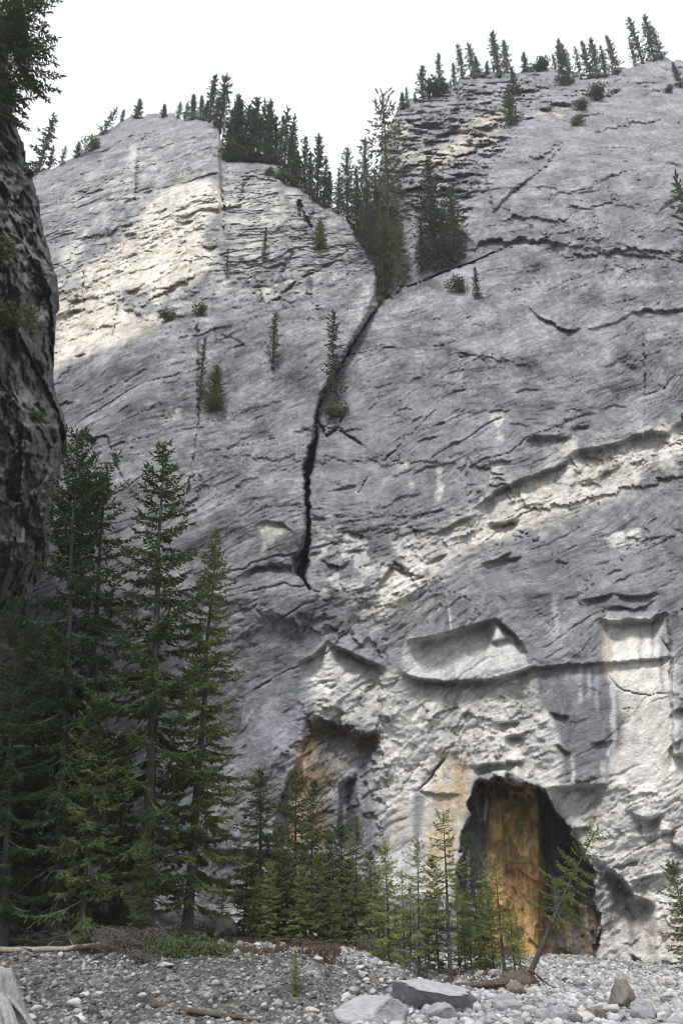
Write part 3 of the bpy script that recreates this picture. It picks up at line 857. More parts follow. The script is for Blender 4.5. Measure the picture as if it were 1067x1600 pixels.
# darker weathered bands of the right buttress
paint(pmask([(500, 620), (640, 600), (780, 640), (980, 640), (1100, 600), (1100, 660), (1000, 670), (860, 730), (740, 790), (620, 840), (520, 830), (490, 760)], 30) * (0.35 + 0.5 * mott), C(0.17, 0.172, 0.18), 0.75)
paint(pmask([(640, 960), (720, 870), (860, 800), (1100, 720), (1100, 940), (930, 960), (930, 1035), (840, 1035), (780, 965), (700, 985)], 26) * (0.5 + 0.5 * mott), C(0.165, 0.167, 0.175), 0.8)
# light diagonal band below the main seam
band = pmask([(575, 945), (590, 906), (620, 880), (640, 852), (690, 836), (740, 802), (772, 772), (810, 757), (860, 742), (905, 712), (960, 702), (1010, 682), (1080, 662),
              (1080, 706), (1010, 726), (985, 762), (950, 772), (900, 792), (870, 802), (800, 838), (735, 862), (692, 882), (650, 932), (600, 968)], 12)
halo = pmask([(540, 960), (575, 890), (600, 850), (700, 800), (770, 745), (900, 690), (1080, 640), (1080, 730), (1000, 770), (900, 820), (780, 870), (700, 920), (640, 990), (560, 1000)], 22)
paint(halo * mott * (0.35 + 0.4 * mott2), C(0.40, 0.38, 0.35), 0.9)
paint(band * (0.66 + 0.34 * mott), C(0.49, 0.47, 0.44), 0.97)
paint(band * mott2 * 0.5, C(0.47, 0.41, 0.35))
paint(pmask([(590, 945), (620, 885), (640, 895), (612, 950), (590, 965)], 6), C(0.50, 0.475, 0.44), 0.8)
paint(pmask([(490, 830), (560, 820), (640, 840), (660, 870), (600, 900), (560, 930), (510, 930), (488, 890)], 18) * mott2, C(0.42, 0.415, 0.40), 0.85)
paint(pmask([(880, 690), (900, 685), (902, 712), (885, 722), (876, 706)], 5), C(0.48, 0.46, 0.43), 0.8)
paint(pmask([(900, 700), (985, 690), (1050, 680), (1050, 715), (980, 722), (905, 735)], 8) * vstr, C(0.45, 0.43, 0.40), 0.8)
paint(pmask([(765, 645), (795, 640), (795, 660), (785, 690), (765, 690)], 5) * mott2, LIGHT, 0.7)
for pl in ([(625, 722), (640, 720), (635, 740), (624, 738)], [(676, 738), (686, 730), (688, 780), (676, 790)], [(766, 722), (778, 720), (780, 760), (768, 762)], [(640, 750), (650, 748), (644, 764)],
           [(750, 760), (772, 752), (770, 780), (752, 780)], [(945, 830), (1000, 828), (1005, 855), (960, 860)], [(850, 690), (868, 685), (866, 730), (852, 735)]):
    paint(pmask(pl, 4) * (0.3 + 0.7 * mott2), LIGHT, 0.75)
# lower light wall
low = pmask([(478, 1040), (512, 1004), (560, 1030), (622, 1048), (700, 1068), (832, 1046), (850, 1085), (866, 1130), (884, 1180), (874, 1228), (950, 1226), (1000, 1180), (1120, 1190),
             (1120, 1600), (940, 1600), (935, 1400), (905, 1310), (868, 1256), (840, 1222), (740, 1196), (735, 1240), (722, 1330), (710, 1400), (590, 1400), (572, 1210), (590, 1145), (490, 1118)], 8)
paint(low * (0.74 + 0.26 * mott), C(0.49, 0.475, 0.45), 0.97)
paint(pmask([(632, 1000), (700, 990), (776, 972), (815, 1006), (826, 1040), (740, 1060), (660, 1060), (626, 1048)], 5), C(0.48, 0.475, 0.46), 0.9)
paint(pmask([(690, 955), (706, 945), (704, 985), (694, 986)], 4) * vstr, C(0.55, 0.55, 0.56), 0.9)
paint(pmask([(868, 925), (876, 925), (872, 990), (866, 990)], 4), C(0.36, 0.36, 0.37), 0.7)
# pale polished face at right and the dark blotch beside it
face = pmask([(936, 965), (1036, 966), (1052, 1030), (1054, 1100), (1067, 1250), (960, 1230), (950, 1190), (976, 1160), (972, 1110), (955, 1066), (945, 1030)], 16)
paint(face, C(0.56, 0.54, 0.505), 0.97)
paint(face * vstr * 0.5, C(0.45, 0.445, 0.44))
paint(pmask([(940, 990), (952, 1000), (960, 1065), (980, 1110), (985, 1170), (965, 1190), (970, 1110), (948, 1060), (940, 1030)], 6) * mott2, C(0.47, 0.385, 0.29), 0.75)
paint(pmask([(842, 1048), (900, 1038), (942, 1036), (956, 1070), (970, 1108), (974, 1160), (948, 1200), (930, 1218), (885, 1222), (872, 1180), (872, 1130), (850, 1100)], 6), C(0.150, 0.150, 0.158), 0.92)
for x0, y0, y1, w, c in [(905, 1040, 1100, 4, .30), (920, 1045, 1090, 3, .34), (895, 1180, 1222, 3, .42), (951, 1158, 1182, 4, .5), (942, 1190, 1222, 5, .42), (932, 1040, 1110, 4, .26), (885, 1160, 1215, 4, .12),
                         (958, 1060, 1200, 5, .44), (590, 1180, 1300, 6, .36), (1000, 970, 1040, 3, .30), (1018, 970, 1030, 3, .26), (1034, 990, 1080, 4, .2)]:
    paint(pmask([(x0 - w, y0), (x0 + w, y0), (x0 + w * 0.6, y1), (x0 - w * 0.6, y1)], 3, False), C(c, c, c * 1.02), 0.75)
paint(pmask([(845, 1060), (870, 1060), (870, 1110), (860, 1150), (848, 1120)], 8) * mott2, C(0.2, 0.2, 0.21), 0.6)
# iron stain between the seeps
paint(pmask([(690, 1178), (712, 1170), (738, 1200), (734, 1245), (722, 1320), (712, 1400), (668, 1400), (664, 1300), (670, 1240)], 10) * (0.35 + 0.65 * mott2), C(0.45, 0.345, 0.225), 0.85)
paint(pmask([(600, 1240), (640, 1230), (650, 1300), (610, 1320)], 12) * mott2, C(0.45, 0.37, 0.28), 0.5)
paint(pmask([(645, 1235), (665, 1240), (648, 1320), (636, 1320)], 6) * vstr, C(0.18, 0.185, 0.2), 0.8)
# blue-grey washed column left of the seep and right of it
paint(pmask([(425, 1020), (478, 1040), (480, 1110), (470, 1170), (420, 1200), (400, 1130)], 18) * (0.4 + 0.6 * vstr), C(0.205, 0.215, 0.25), 0.8)
paint(pmask([(560, 1190), (585, 1180), (595, 1330), (560, 1340), (552, 1260)], 8) * (0.4 + 0.6 * vstr), C(0.20, 0.205, 0.23), 0.85)
# left seep: brown, rust and black
seep = pmask([(486, 1122), (530, 1140), (560, 1146), (584, 1146), (570, 1182), (545, 1200), (520, 1225), (512, 1320), (440, 1320), (452, 1250), (470, 1190), (474, 1160)], 6)
paint(seep * (0.35 + 0.65 * mott2), C(0.145, 0.095, 0.052), 0.9)
paint(pmask([(470, 1170), (500, 1160), (505, 1320), (450, 1320), (460, 1230)], 9) * (0.3 + 0.7 * vstr), C(0.34, 0.235, 0.15), 0.8)
paint(pmask([(490, 1135), (505, 1140), (500, 1170), (484, 1180)], 5), C(0.085, 0.085, 0.03), 0.8)
paint(pmask([(545, 1150), (582, 1150), (568, 1175), (545, 1185)], 5) * mott2, C(0.13, 0.075, 0.04), 0.9)
paint(pmask([(528, 1225), (548, 1210), (556, 1330), (524, 1330)], 5) * vstr, C(0.035, 0.034, 0.035), 0.9)
# alcove colours: rust-orange travertine curtain between near-black walls
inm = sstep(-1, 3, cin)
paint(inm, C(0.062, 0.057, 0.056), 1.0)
paint(inm * pmask([(764, 1222), (800, 1215), (838, 1232), (845, 1290), (846, 1400), (846, 1600), (752, 1600), (764, 1500), (768, 1400), (766, 1300)], 5), C(0.48, 0.295, 0.110), 0.97)
paint(inm * pmask([(740, 1225), (760, 1220), (762, 1270), (745, 1275)], 6) * mott2, C(0.28, 0.16, 0.08), 0.8)
paint(inm * mott * vstr * pmask([(766, 1222), (846, 1222), (846, 1540), (766, 1540)], 5), C(0.27, 0.175, 0.085), 0.6)
paint(inm * pmask([(764, 1260), (800, 1250), (815, 1330), (800, 1360), (765, 1360)], 12) * mott, C(0.46, 0.32, 0.17), 0.7)
paint(inm * pmask([(786, 1232), (830, 1240), (832, 1260), (812, 1300), (790, 1310), (786, 1270)], 7) * (0.4 + 0.6 * vstr), C(0.15, 0.145, 0.035), 0.85)
paint(inm * pmask([(806, 1252), (822, 1252), (820, 1284), (808, 1286)], 5) * (0.4 + 0.6 * vstr), C(0.12, 0.19, 0.02), 0.95)
paint(inm * pmask([(785, 1355), (840, 1308), (842, 1320), (795, 1362)], 4), C(0.44, 0.30, 0.17), 0.8)
paint(inm * pmask([(845, 1260), (870, 1300), (896, 1400), (850, 1400), (846, 1300)], 7) * (0.3 + 0.7 * vstr), C(0.155, 0.155, 0.172), 0.85)
paint(inm * pmask([(860, 1400), (935, 1400), (938, 1480), (915, 1600), (862, 1600)], 8) * (0.3 + 0.7 * vstr), C(0.20, 0.15, 0.11), 0.85)
paint(inm * vstr * mott2 * pmask([(764, 1230), (846, 1230), (846, 1600), (764, 1600)], 6), C(0.16, 0.105, 0.06), 0.5)
paint(inm * mott2 * vstr * pmask([(715, 1290), (765, 1270), (765, 1560), (712, 1560)], 6), C(0.19, 0.175, 0.165), 0.6)
paint(inm * pmask([(842, 1440), (862, 1440), (864, 1600), (842, 1600)], 5), C(0.24, 0.15, 0.075), 0.7)
for x0, y0, y1, w in [(758, 1248, 1280, 2.5), (733, 1330, 1420, 3), (868, 1370, 1410, 5), (872, 1410, 1430, 6), (736, 1410, 1470, 5)]:
    paint(pmask([(x0 - w, y0), (x0 + w, y0), (x0 + w * .5, y1), (x0 - w * .5, y1)], 2.5, False), C(0.5, 0.5, 0.52), 0.7)
vs2 = sstep(0.0, 0.3, fbm(S / 0.28, T / 6.0, 3, 127, 0.6)); vs3 = sstep(0.05, 0.3, fbm(S / 0.4, T / 7.0, 3, 129, 0.6))
curt = inm * pmask([(764, 1222), (846, 1232), (846, 1600), (752, 1600)], 6)
paint(curt * vs2 * 0.6, C(0.23, 0.145, 0.07)); paint(curt * vs3 * 0.35, C(0.50, 0.36, 0.19))
paint(inm * pmask([(800, 1238), (826, 1240), (826, 1290), (806, 1298)], 6) * (0.35 + 0.65 * vs2), C(0.12, 0.17, 0.025), 0.85)
paint(inm * (1 - np.clip(curt, 0, 1)) * vs3 * 0.45, C(0.17, 0.165, 0.165))
# darker tone in the hollow right of the alcove
paint(pmask([(930, 1350), (960, 1362), (985, 1400), (992, 1440), (1000, 1490), (985, 1490), (975, 1440), (945, 1460), (932, 1420)], 8) * (0.45 + 0.55 * vstr), C(0.155, 0.155, 0.168), 0.85)
paint(pmask([(935, 1500), (970, 1490), (975, 1540), (935, 1545)], 8) * mott2, C(0.09, 0.09, 0.1), 0.85)
paint(pmask([(1000, 1440), (1100, 1420), (1100, 1560), (985, 1560)], 25) * (0.3 + 0.7 * vstr), C(0.40, 0.36, 0.31), 0.7)
paint(pmask([(960, 1400), (1000, 1450), (990, 1540), (940, 1490), (955, 1440)], 12) * mott2, C(0.38, 0.33, 0.27), 0.6)
# grass at the top of the chimney and tufts
paint(pmask([(584, 470), (600, 466), (602, 476), (588, 480)], 4), C(0.10, 0.13, 0.035), 0.9)
paint(pmask([(200, 530), (225, 516), (240, 512), (236, 520), (205, 533)], 4) * mott2, C(0.20, 0.20, 0.11), 0.7)
# general wash streaks & fine salt
alb = alb * (0.94 + 0.11 * vstr)[..., None]
alb = alb * (1 + 0.11 * (strokes - strokes2) + 0.17 * blot + 0.16 * blot2 + 0.14 * fbm(S / 0.5, T / 0.6, 3, 108, 0.75))[..., None]
alb = np.clip(alb, 0.02, 0.66)

# ---- mesh: face rows, then the plateau behind the rim
top = P3[-1]
extra = []
for k, (dy, dz) in enumerate([(0.5, -0.05), (1.4, -0.1), (3, 0.1), (6, 0.6), (12, 1.0), (22, 0.5), (40, -3), (60, -12)]):
    e = top.copy(); e[:, 1] += dy
    e[:, 2] += dz + 0.25 * pn(top[:, 0] / 1.5, top[:, 0] * 0 + k * 1.7, 200 + k) * min(1, dy)
    extra.append(e)
V = np.concatenate([P3.reshape(-1, 3)] + extra)
colr = np.concatenate([alb.reshape(-1, 3)] + [alb[-1]] * NTOP)
NR = NROW + NTOP
ii = np.arange(NR - 1)[:, None] * NCOL; jj = np.arange(NCOL - 1)[None]
F = np.stack([ii + jj, ii + jj + 1, ii + NCOL + jj + 1, ii + NCOL + jj], -1)         # facing the canyon
F = F.reshape(-1, 4)
fc_row = np.minimum(np.arange(NR - 1), NROW - 1)
mid = lambda arr: np.concatenate([arr, np.repeat(arr[-1:], NTOP, 0)])[:-1, :-1].reshape(-1)
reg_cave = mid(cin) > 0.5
reg_slab = mid(poly_sd(PXG, PYG, [(634, 1000), (665, 1000), (700, 994), (745, 980), (776, 972), (803, 994), (818, 1012), (826, 1030), (818, 1043), (783, 1054), (743, 1060), (698, 1062), (653, 1058), (628, 1047)])) > 0
reg_right = mid((PXG > np.interp(PYG, [100, 345, 440, 465, 475, 500, 545, 580, 634, 690, 722, 780, 905, 1000, 1150, 1330, 1600],
                                 [560, 552, 588, 588, 592, 576, 546, 528, 499, 494, 484, 480, 474, 480, 478, 430, 430])))

def sub_mesh(name, mask, parent=None):
    f = F[mask]
    used, inv = np.unique(f, return_inverse=True)
    me = mesh_np(name, V[used], inv.reshape(-1, 4), M_CLIFF, True, colr[used])
    return link(name, me, parent)

cliff_r = sub_mesh("cliff", reg_right & ~reg_cave & ~reg_slab)
tag(cliff_r, "great grey limestone buttress right of the dark vertical chimney crack", "cliff", kind='structure')
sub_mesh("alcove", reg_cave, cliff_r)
sub_mesh("hanging_slab", reg_slab, cliff_r)
cliff_l = sub_mesh("cliff", ~reg_right & ~reg_cave & ~reg_slab)
tag(cliff_l, "grey limestone crag with tan wall left of the chimney crack", "cliff", kind='structure')

# ------------------------------------------------------------------ the near canyon wall on the left
EDGE = np.array([(-160, -140), (-70, 0), (-30, 80), (0, 138), (12, 150), (20, 175), (28, 200), (36, 225), (45, 258), (53, 278), (56, 292), (62, 330), (66, 355), (72, 375), (85, 412),
                 (89, 440), (87, 490), (86, 540), (83, 575), (84, 600), (92, 628), (100, 645), (104, 665), (103, 690), (96, 730), (86, 770), (78, 810), (77, 850), (68, 880),
                 (52, 900), (50, 925), (32, 955), (18, 974), (-30, 1000), (-50, 1100), (-60, 1300), (-60, 1500)], float)
EDGE = EDGE[np.argsort(EDGE[:, 1])]
nr, nc = 640, 210
pyw = np.linspace(-140, 1500, nr)
edge = np.interp(pyw, EDGE[:, 1], EDGE[:, 0]) + 3.0 * fbm(pyw / 16, pyw * 0, 3, 301) + 6 * pn(np.floor(pyw / 17.0) * 1.37 + 0.4, pyw * 0 + 0.3, 302)
u = np.linspace(0, 1, nc)[None]
PW = -300 + (edge[:, None] + 300) * u
QW = np.repeat(pyw[:, None], nc, 1)
YW = 27 - 0.030 * (edge[:, None] - PW) + np.interp(QW, [900, 980, 1500], [0, 1.5, 4])
YW = YW + 1.2 * (np.clip(u - 0.965, 0, 1) / 0.035) ** 2
xw, _y, zw = at_depth(PW, QW, YW)
sw = YW * 1.0 + xw * 0.6; tw = zw
relw = 0.9 * ridged(sw / 4, tw / 7, 4, 310) * 0.35 + 0.2 * fbm(sw / 0.9, tw / 1.4, 4, 320, 0.6)
cvw, cww = cells(sw / 1.2 + 0.2 * pn(sw, tw, 12), tw / 1.5 + 0.12 * sw, 31)
cvx, cwx = cells(sw / 0.5 + 0.15 * pn(sw, tw, 13), tw / 0.7 + 0.15 * sw, 37)
cwz, _e = cells(sw / 2.6 + 0.2 * pn(sw, tw, 15), tw / 3.4 + 0.3 * sw, 39); cwy, _e = cells(sw / 0.22, tw / 0.4 + 0.3 * sw, 40)
relw = relw + 1.0 * cwz + 0.6 * cvw + 0.36 * cvx + 0.14 * cwy + 0.25 * fbm(sw / 0.5, tw / 0.9, 4, 322, 0.65) + 0.2 * sstep(0.2, 0.28, pn(sw / 0.5, tw / 1.6, 324))
xw, _y, zw = at_depth(PW, QW, YW + relw * 0.8)
wall = np.stack([xw, YW + relw * 0.8, zw], -1)
back = []
for k, (dx, dy) in enumerate([(-0.4, 1.2), (-1.5, 2.6), (-4, 4.0), (-12, 5.0), (-40, 5.0)]):
    e = wall[:, -1].copy(); e[:, 0] += dx; e[:, 1] += dy
    e[:, :2] += 0.3 * pn(e[:, 2:3] / 1.2, e[:, 2:3] * 0 + k, 330)
    back.append(e)
wall = np.concatenate([wall, np.stack(back, 1)], 1)
ncw = wall.shape[1]
# pull the top row into a plateau that runs back to the left
topw = []
for k, (dx, dz) in enumerate([(-0.8, 0.2), (-3, 0.5), (-12, 2.0), (-40, 4.0)]):
    e = wall[0].copy(); e[:, 0] += dx; e[:, 2] += dz; topw.append(e)
wall = np.concatenate([np.stack(topw[::-1], 0), wall], 0)
nrw = wall.shape[0]
i = np.arange(nrw - 1)[:, None] * ncw; j = np.arange(ncw - 1)[None]
Fw = np.stack([i + j, i + ncw + j, i + ncw + j + 1, i + j + 1], -1).reshape(-1, 4)
WV = wall.reshape(-1, 3)
s2 = WV[:, 1] + 0.6 * WV[:, 0]; t2 = WV[:, 2]
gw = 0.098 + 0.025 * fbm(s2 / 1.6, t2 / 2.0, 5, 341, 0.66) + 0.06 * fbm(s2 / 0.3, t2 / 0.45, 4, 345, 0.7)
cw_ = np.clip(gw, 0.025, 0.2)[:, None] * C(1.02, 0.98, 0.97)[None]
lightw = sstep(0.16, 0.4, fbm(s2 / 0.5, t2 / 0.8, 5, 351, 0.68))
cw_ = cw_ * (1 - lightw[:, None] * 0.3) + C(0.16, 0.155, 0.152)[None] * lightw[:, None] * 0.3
rust = sstep(9.5, 7.0, t2) * sstep(2, 5, t2) * sstep(-0.2, 0.3, fbm(s2, t2, 3, 355))
cw_ = cw_ * (1 - 0.7 * rust[:, None]) + C(0.15, 0.095, 0.06)[None] * 0.7 * rust[:, None]
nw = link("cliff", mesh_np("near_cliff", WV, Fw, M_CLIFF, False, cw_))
tag(nw, "dark shaded rock wall overhanging the trees at the left edge", "cliff", kind='structure')

def wall_pt(px, py):
    r = int(np.clip(np.searchsorted(pyw, py), 0, nr - 1))
    c = int(np.clip((px + 300) / (edge[r] + 300) * (nc - 1), 0, nc - 1))
    return wall[r + 4, c].copy()

# ------------------------------------------------------------------ ground
def ground_z(X, Y):
    X = np.asarray(X, float); Y = np.asarray(Y, float)
    z = -0.010 * np.clip(Y - 17, -6, 40)
    yc = 22.3 + 0.45 * np.sin(X * 0.7) + 0.7 * fbm(X / 1.3, X * 0 + 0.7, 3, 399) + 1.1 * sstep(-3, 1, X)
    side = sstep(3.0, 0.2, X + 0.35 * np.sin(Y * 0.8))
    foot = yc - 4.4 + 1.2 * sstep(-5, 1, X)
    bank = sstep(0, 1, (Y - foot) / (yc - foot)) ** 0.85 + 0.16 * fbm(X / 0.9, Y / 1.1, 4, 398, 0.6) * sstep(foot - 1, foot + 1, Y) * sstep(yc + 0.4, yc - 0.6, Y)
    z = z + side * (0.98 * bank + 0.085 * np.clip(Y - yc - 1.0, 0, 16) * sstep(0.5, -5, X))
    z = z + 0.34 * sstep(6.4, 4.2, X) * sstep(0.5, 2.5, X) * sstep(26.0, 27.4, Y)
    z = z + 0.5 * sstep(38, 44, Y)
    z = z + 0.3 * sstep(-6, -9, X) * sstep(22, 26, Y)
    z = z + 0.10 * fbm(X / 1.6, Y / 1.6, 4, 401, 0.55) + 0.05 * ridged(X / 0.7, Y / 0.7, 2, 405) * 0.5
    return z

def spaced(a, b, step, lo, hi, n):
    mid_ = np.arange(a, b, step)
    l = a - (np.geomspace(step, a - lo + step, n)[::-1] - step)[:-1]
    h = b + (np.geomspace(step, hi - b + step, n) - step)
    return np.concatenate([l, mid_, h])
gx = spaced(-13, 17, 0.085, -600, 600, 26)
gy = spaced(14, 46, 0.11, -600, 600, 26)
GX, GY = np.meshgrid(gx, gy)
GZ = ground_z(GX, GY)
gv = np.stack([GX, GY, GZ], -1).reshape(-1, 3)
n1, n2 = GX.shape
i = np.arange(n1 - 1)[:, None] * n2; j = np.arange(n2 - 1)[None]
gf = np.stack([i + j, i + j + 1, i + n2 + j + 1, i + n2 + j], -1).reshape(-1, 4)
gn = 0.27 + 0.09 * fbm(GX / 0.9, GY / 0.9, 4, 411, 0.6) + 0.07 * fbm(GX / 0.2, GY / 0.2, 2, 415)
gc = gn[..., None] * C(1.0, 0.985, 0.97)
earth = sstep(3.2, 0.5, GX) * sstep(16, 18, GY) * sstep(23.2, 22.2, GY)
earth = np.clip(earth * (0.92 + 0.5 * fbm(GX / 1.2, GY / 1.2, 3, 421)), 0, 1)[..., None]
gc = gc * (1 - 0.88 * earth) + C(0.070, 0.065, 0.060) * 0.88 * earth * (1 + 1.2 * fbm(GX / 0.3, GY / 0.3, 2, 431))[..., None]  # earth colour, with the bank slope's shade painted in
duff = (sstep(-4.2, -6.0, GX + 0.6 * np.sin(GY)) * sstep(23.0, 24.5, GY) * (0.55 + 0.45 * sstep(-0.1, 0.2, fbm(GX / 1.1, GY / 1.1, 3, 441))))[..., None]
gc = gc * (1 - 0.8 * duff) + C(0.085, 0.07, 0.055) * 0.8 * duff
ground = link("ground", mesh_np("ground", gv, gf, M_BED, True, np.clip(gc, 0.03, 0.5).reshape(-1, 3)))
tag(ground, "grey gravel creek bed with an eroded earth bank on the left", None, kind='structure')

def on_ground(px, Y):
    z = 0.0; X = 0.0
    for _ in range(6):
        fw = Y * CP + (z - CAM[2]) * SP
        X = (px - 533.5) / FPX * fw
        z = float(ground_z(X, Y))
    return np.array([X, Y, z])

def ground_at(px, py):
    """first point of the ground seen along a survey ray"""
    dx, dy, dz = ray(px, py)
    for Yt in np.arange(12, 44, 0.05):
        t = Yt / dy
        if CAM[2] + dz * t <= float(ground_z(dx * t, Yt)):
            return np.array([dx * t, Yt, float(ground_z(dx * t, Yt))])
    return on_ground(px, 40)

# ------------------------------------------------------------------ conifers
def sprigs(base, direc, length, width, rng, vertical=True):
    """needle sprigs: crossed narrow leaf shapes. base,direc (n,3)"""
    n = len(base)
    d = direc / (np.linalg.norm(direc, axis=1)[:, None] + 1e-9)
    up = np.tile(np.array([[0, 0, 1.0]]), (n, 1)) + rng.normal(0, 0.35, (n, 3))
    s = np.cross(d, up); s /= np.linalg.norm(s, axis=1)[:, None] + 1e-9
    nrm = np.cross(s, d)
    L_ = length[:, None]; w = width[:, None]
    vs = []; fs = []
    for k, ax in enumerate((s, nrm) if vertical else (s,)):
        a = base; b = base + d * L_ * 0.45 + ax * w; c = base + d * L_; e = base + d * L_ * 0.45 - ax * w
        v = np.stack([a, b, c, e], 1).reshape(-1, 3)
        idx = np.arange(n)[:, None] * 4 + 4 * n * k
        f = np.concatenate([idx + np.array([[0, 1, 2]]), idx + np.array([[0, 2, 3]])])
        vs.append(v); fs.append(f)
    return np.concatenate(vs), np.concatenate(fs)

def spruce(seed, H=14.0, R=2.0, start=0.12, gap=0.34, per=5, power=0.75, dense=1.0, sprig=0.17, sw=0.030, droop=0.35, rag=0.25, dead=14, fine=True,
           trunk_r=None, sweep=0.0, clump=None, mat=None, barkmat=None, side=0.0):
    rng = np.random.default_rng(seed)
    wood = Geo(); crown = Geo(); deadg = Geo()
    tr = trunk_r or H * 0.0105 + 0.02
    hs = np.linspace(0, H, 14)
    cx = sweep * np.sin(hs / H * 2.2) * H * 0.02 + 0.012 * H * 0.3 * np.sin(hs * 1.3 + seed) * (hs / H)
    cy = 0.01 * H * 0.3 * np.cos(hs * 1.1 + seed) * (hs / H)
    rad = tr * (1 - 0.93 * (hs / H)) * np.where(hs < 0.03 * H, 1.35, 1.0)
    wood.tube(np.stack([cx, cy, hs], 1), rad, 8)
    axis = lambda h: np.array([np.interp(h, hs, cx), np.interp(h, hs, cy), h])
    limbs = Geo()
    h = start * H; az = rng.uniform(0, 6.28)
    bases, dirs, lens, wids = [], [], [], []
    while h < H * 0.985:
        t = (h - start * H) / (H * (1 - start))
        k = max(2, int(round(per * (0.8 + 0.3 * rng.random())))) if t < 0.93 else 3
        for q in range(k):
            az += 2 * np.pi / k + rng.normal(0, 0.35)
            Lb = R * (1 - t) ** power * rng.uniform(1 - rag, 1 + rag * 0.6) * min(1, 0.55 + t * 4) + 0.06 * H * 0.06
            if rng.random() < rag * 0.28: Lb *= 0.45
            if side: Lb *= 1 + side * math.cos(az)
            if Lb < 0.06: continue
            hh = h + rng.uniform(-0.5, 0.5) * gap
            e0 = np.interp(t, [0, 0.3, 0.75, 1], [-0.28 - droop * 0.5, -0.12 - droop * 0.3, 0.25, 1.1]) + rng.normal(0, 0.1)
            n = max(4, int(Lb / 0.22) + 3)
            s = np.linspace(0, 1, n)
            r_ = Lb * s * math.cos(e0 * 0.7)
            zc = Lb * (math.sin(e0) * s + 0.28 * droop * (s ** 2.4) * (1 - t) * 1.3 - 0.10 * s * (1 - s))
            azs = az + rng.normal(0, 0.12) * s
            o = axis(hh)
            pts = np.stack([o[0] + r_ * np.cos(azs), o[1] + r_ * np.sin(azs), o[2] + zc], 1)
            limbs.tube(pts[:: max(1, n // 5)] if n > 6 else pts, np.linspace(0.006 + 0.008 * Lb, 0.003, len(pts[:: max(1, n // 5)] if n > 6 else pts)), 3, False)
            # laterals
            step = (0.115 if fine else 0.2) / dense
            m = max(3, int(Lb / step))
            sp_ = np.linspace(0.10 if t > 0.3 else 0.22, 1.0, m) ** 0.9
            base = np.stack([np.interp(sp_, s, pts[:, c]) for c in range(3)], 1)
            tang = np.gradient(base, axis=0) + 1e-6; tang /= np.linalg.norm(tang, axis=1)[:, None]
            perp = np.cross(tang, np.array([0, 0, 1.0])); perp /= np.linalg.norm(perp, axis=1)[:, None] + 1e-9
            for sg in (-1, 1):
                jit = rng.normal(0, 0.22, (m, 3))
                dl = tang * 0.75 + sg * perp * 0.85 + jit; dl[:, 2] -= 0.22 + 0.5 * droop * rng.uniform(0.3, 1.4, m)
                dl /= np.linalg.norm(dl, axis=1)[:, None]
                ll = (0.12 + 0.20 * Lb * (1 - sp_ ** 1.5)) * rng.uniform(0.55, 1.2, m)
                ll = np.minimum(ll, 0.42 * max(1, R / 2)) * (0.45 + 0.55 * min(1, 2.2 * (1 - t)))
                if fine:
                    ns = np.maximum(1, (ll / (sprig * 0.55)).astype(int))
                    rep = np.repeat(np.arange(m), ns)
                    pos = np.concatenate([np.arange(q_) / q_ for q_ in ns])
                    bb_ = base[rep] + dl[rep] * (ll[rep] * pos)[:, None]
                    alt = np.where(np.arange(len(rep)) % 2 == 0, 1, -1)[:, None]
                    pp = np.cross(dl[rep], np.array([0, 0, 1.0]))
                    dd = dl[rep] + pp * alt * 0.55 + rng.normal(0, 0.25, (len(rep), 3))
                    bases.append(bb_); dirs.append(dd)
                    lens.append(sprig * rng.uniform(0.7, 1.3, len(rep))); wids.append(sw * rng.uniform(0.7, 1.3, len(rep)))
                else:
                    bases.append(base); dirs.append(dl + rng.normal(0, 0.2, (m, 3)))
                    lens.append(ll + sprig * 0.5 * (1.2 - t)); wids.append(sw * rng.uniform(0.8, 1.5, m) * (0.8 + ll))
            bases.append(base[-1:]); dirs.append(tang[-1:]); lens.append(np.array([sprig * 1.3])); wids.append(np.array([sw * 1.1]))
        h += gap * rng.uniform(0.75, 1.25) * (1 - 0.45 * t)
    # leader
    tipn = 7
    hb = np.linspace(0.93, 1.0, tipn) * H
    tb = np.stack([np.interp(hb, hs, cx), np.interp(hb, hs, cy), hb], 1)
    az_ = rng.uniform(0, 6.28, tipn)
    bases.append(tb); dirs.append(np.stack([np.cos(az_) * .5, np.sin(az_) * .5, np.ones(tipn)], 1)); lens.append(np.full(tipn, sprig * 1.2)); wids.append(np.full(tipn, sw))
    if clump:
        for (ccx, ccy, ccz, cr, num) in clump:
            p = rng.normal(0, 1, (num, 3)); p /= np.linalg.norm(p, axis=1)[:, None]
            p *= (rng.uniform(0.2, 1, (num, 1)) ** 0.5) * cr
            bases.append(p * np.array([[1, 1, 0.8]]) + np.array([[ccx, ccy, ccz]])); dirs.append(p + rng.normal(0, 0.6 * cr, (num, 3)))
            lens.append(sprig * rng.uniform(0.8, 1.5, num)); wids.append(sw * rng.uniform(0.9, 1.6, num))
    v, f = sprigs(np.concatenate(bases), np.concatenate(dirs), np.concatenate(lens), np.concatenate(wids), rng, True)
    crown.add(v, f)
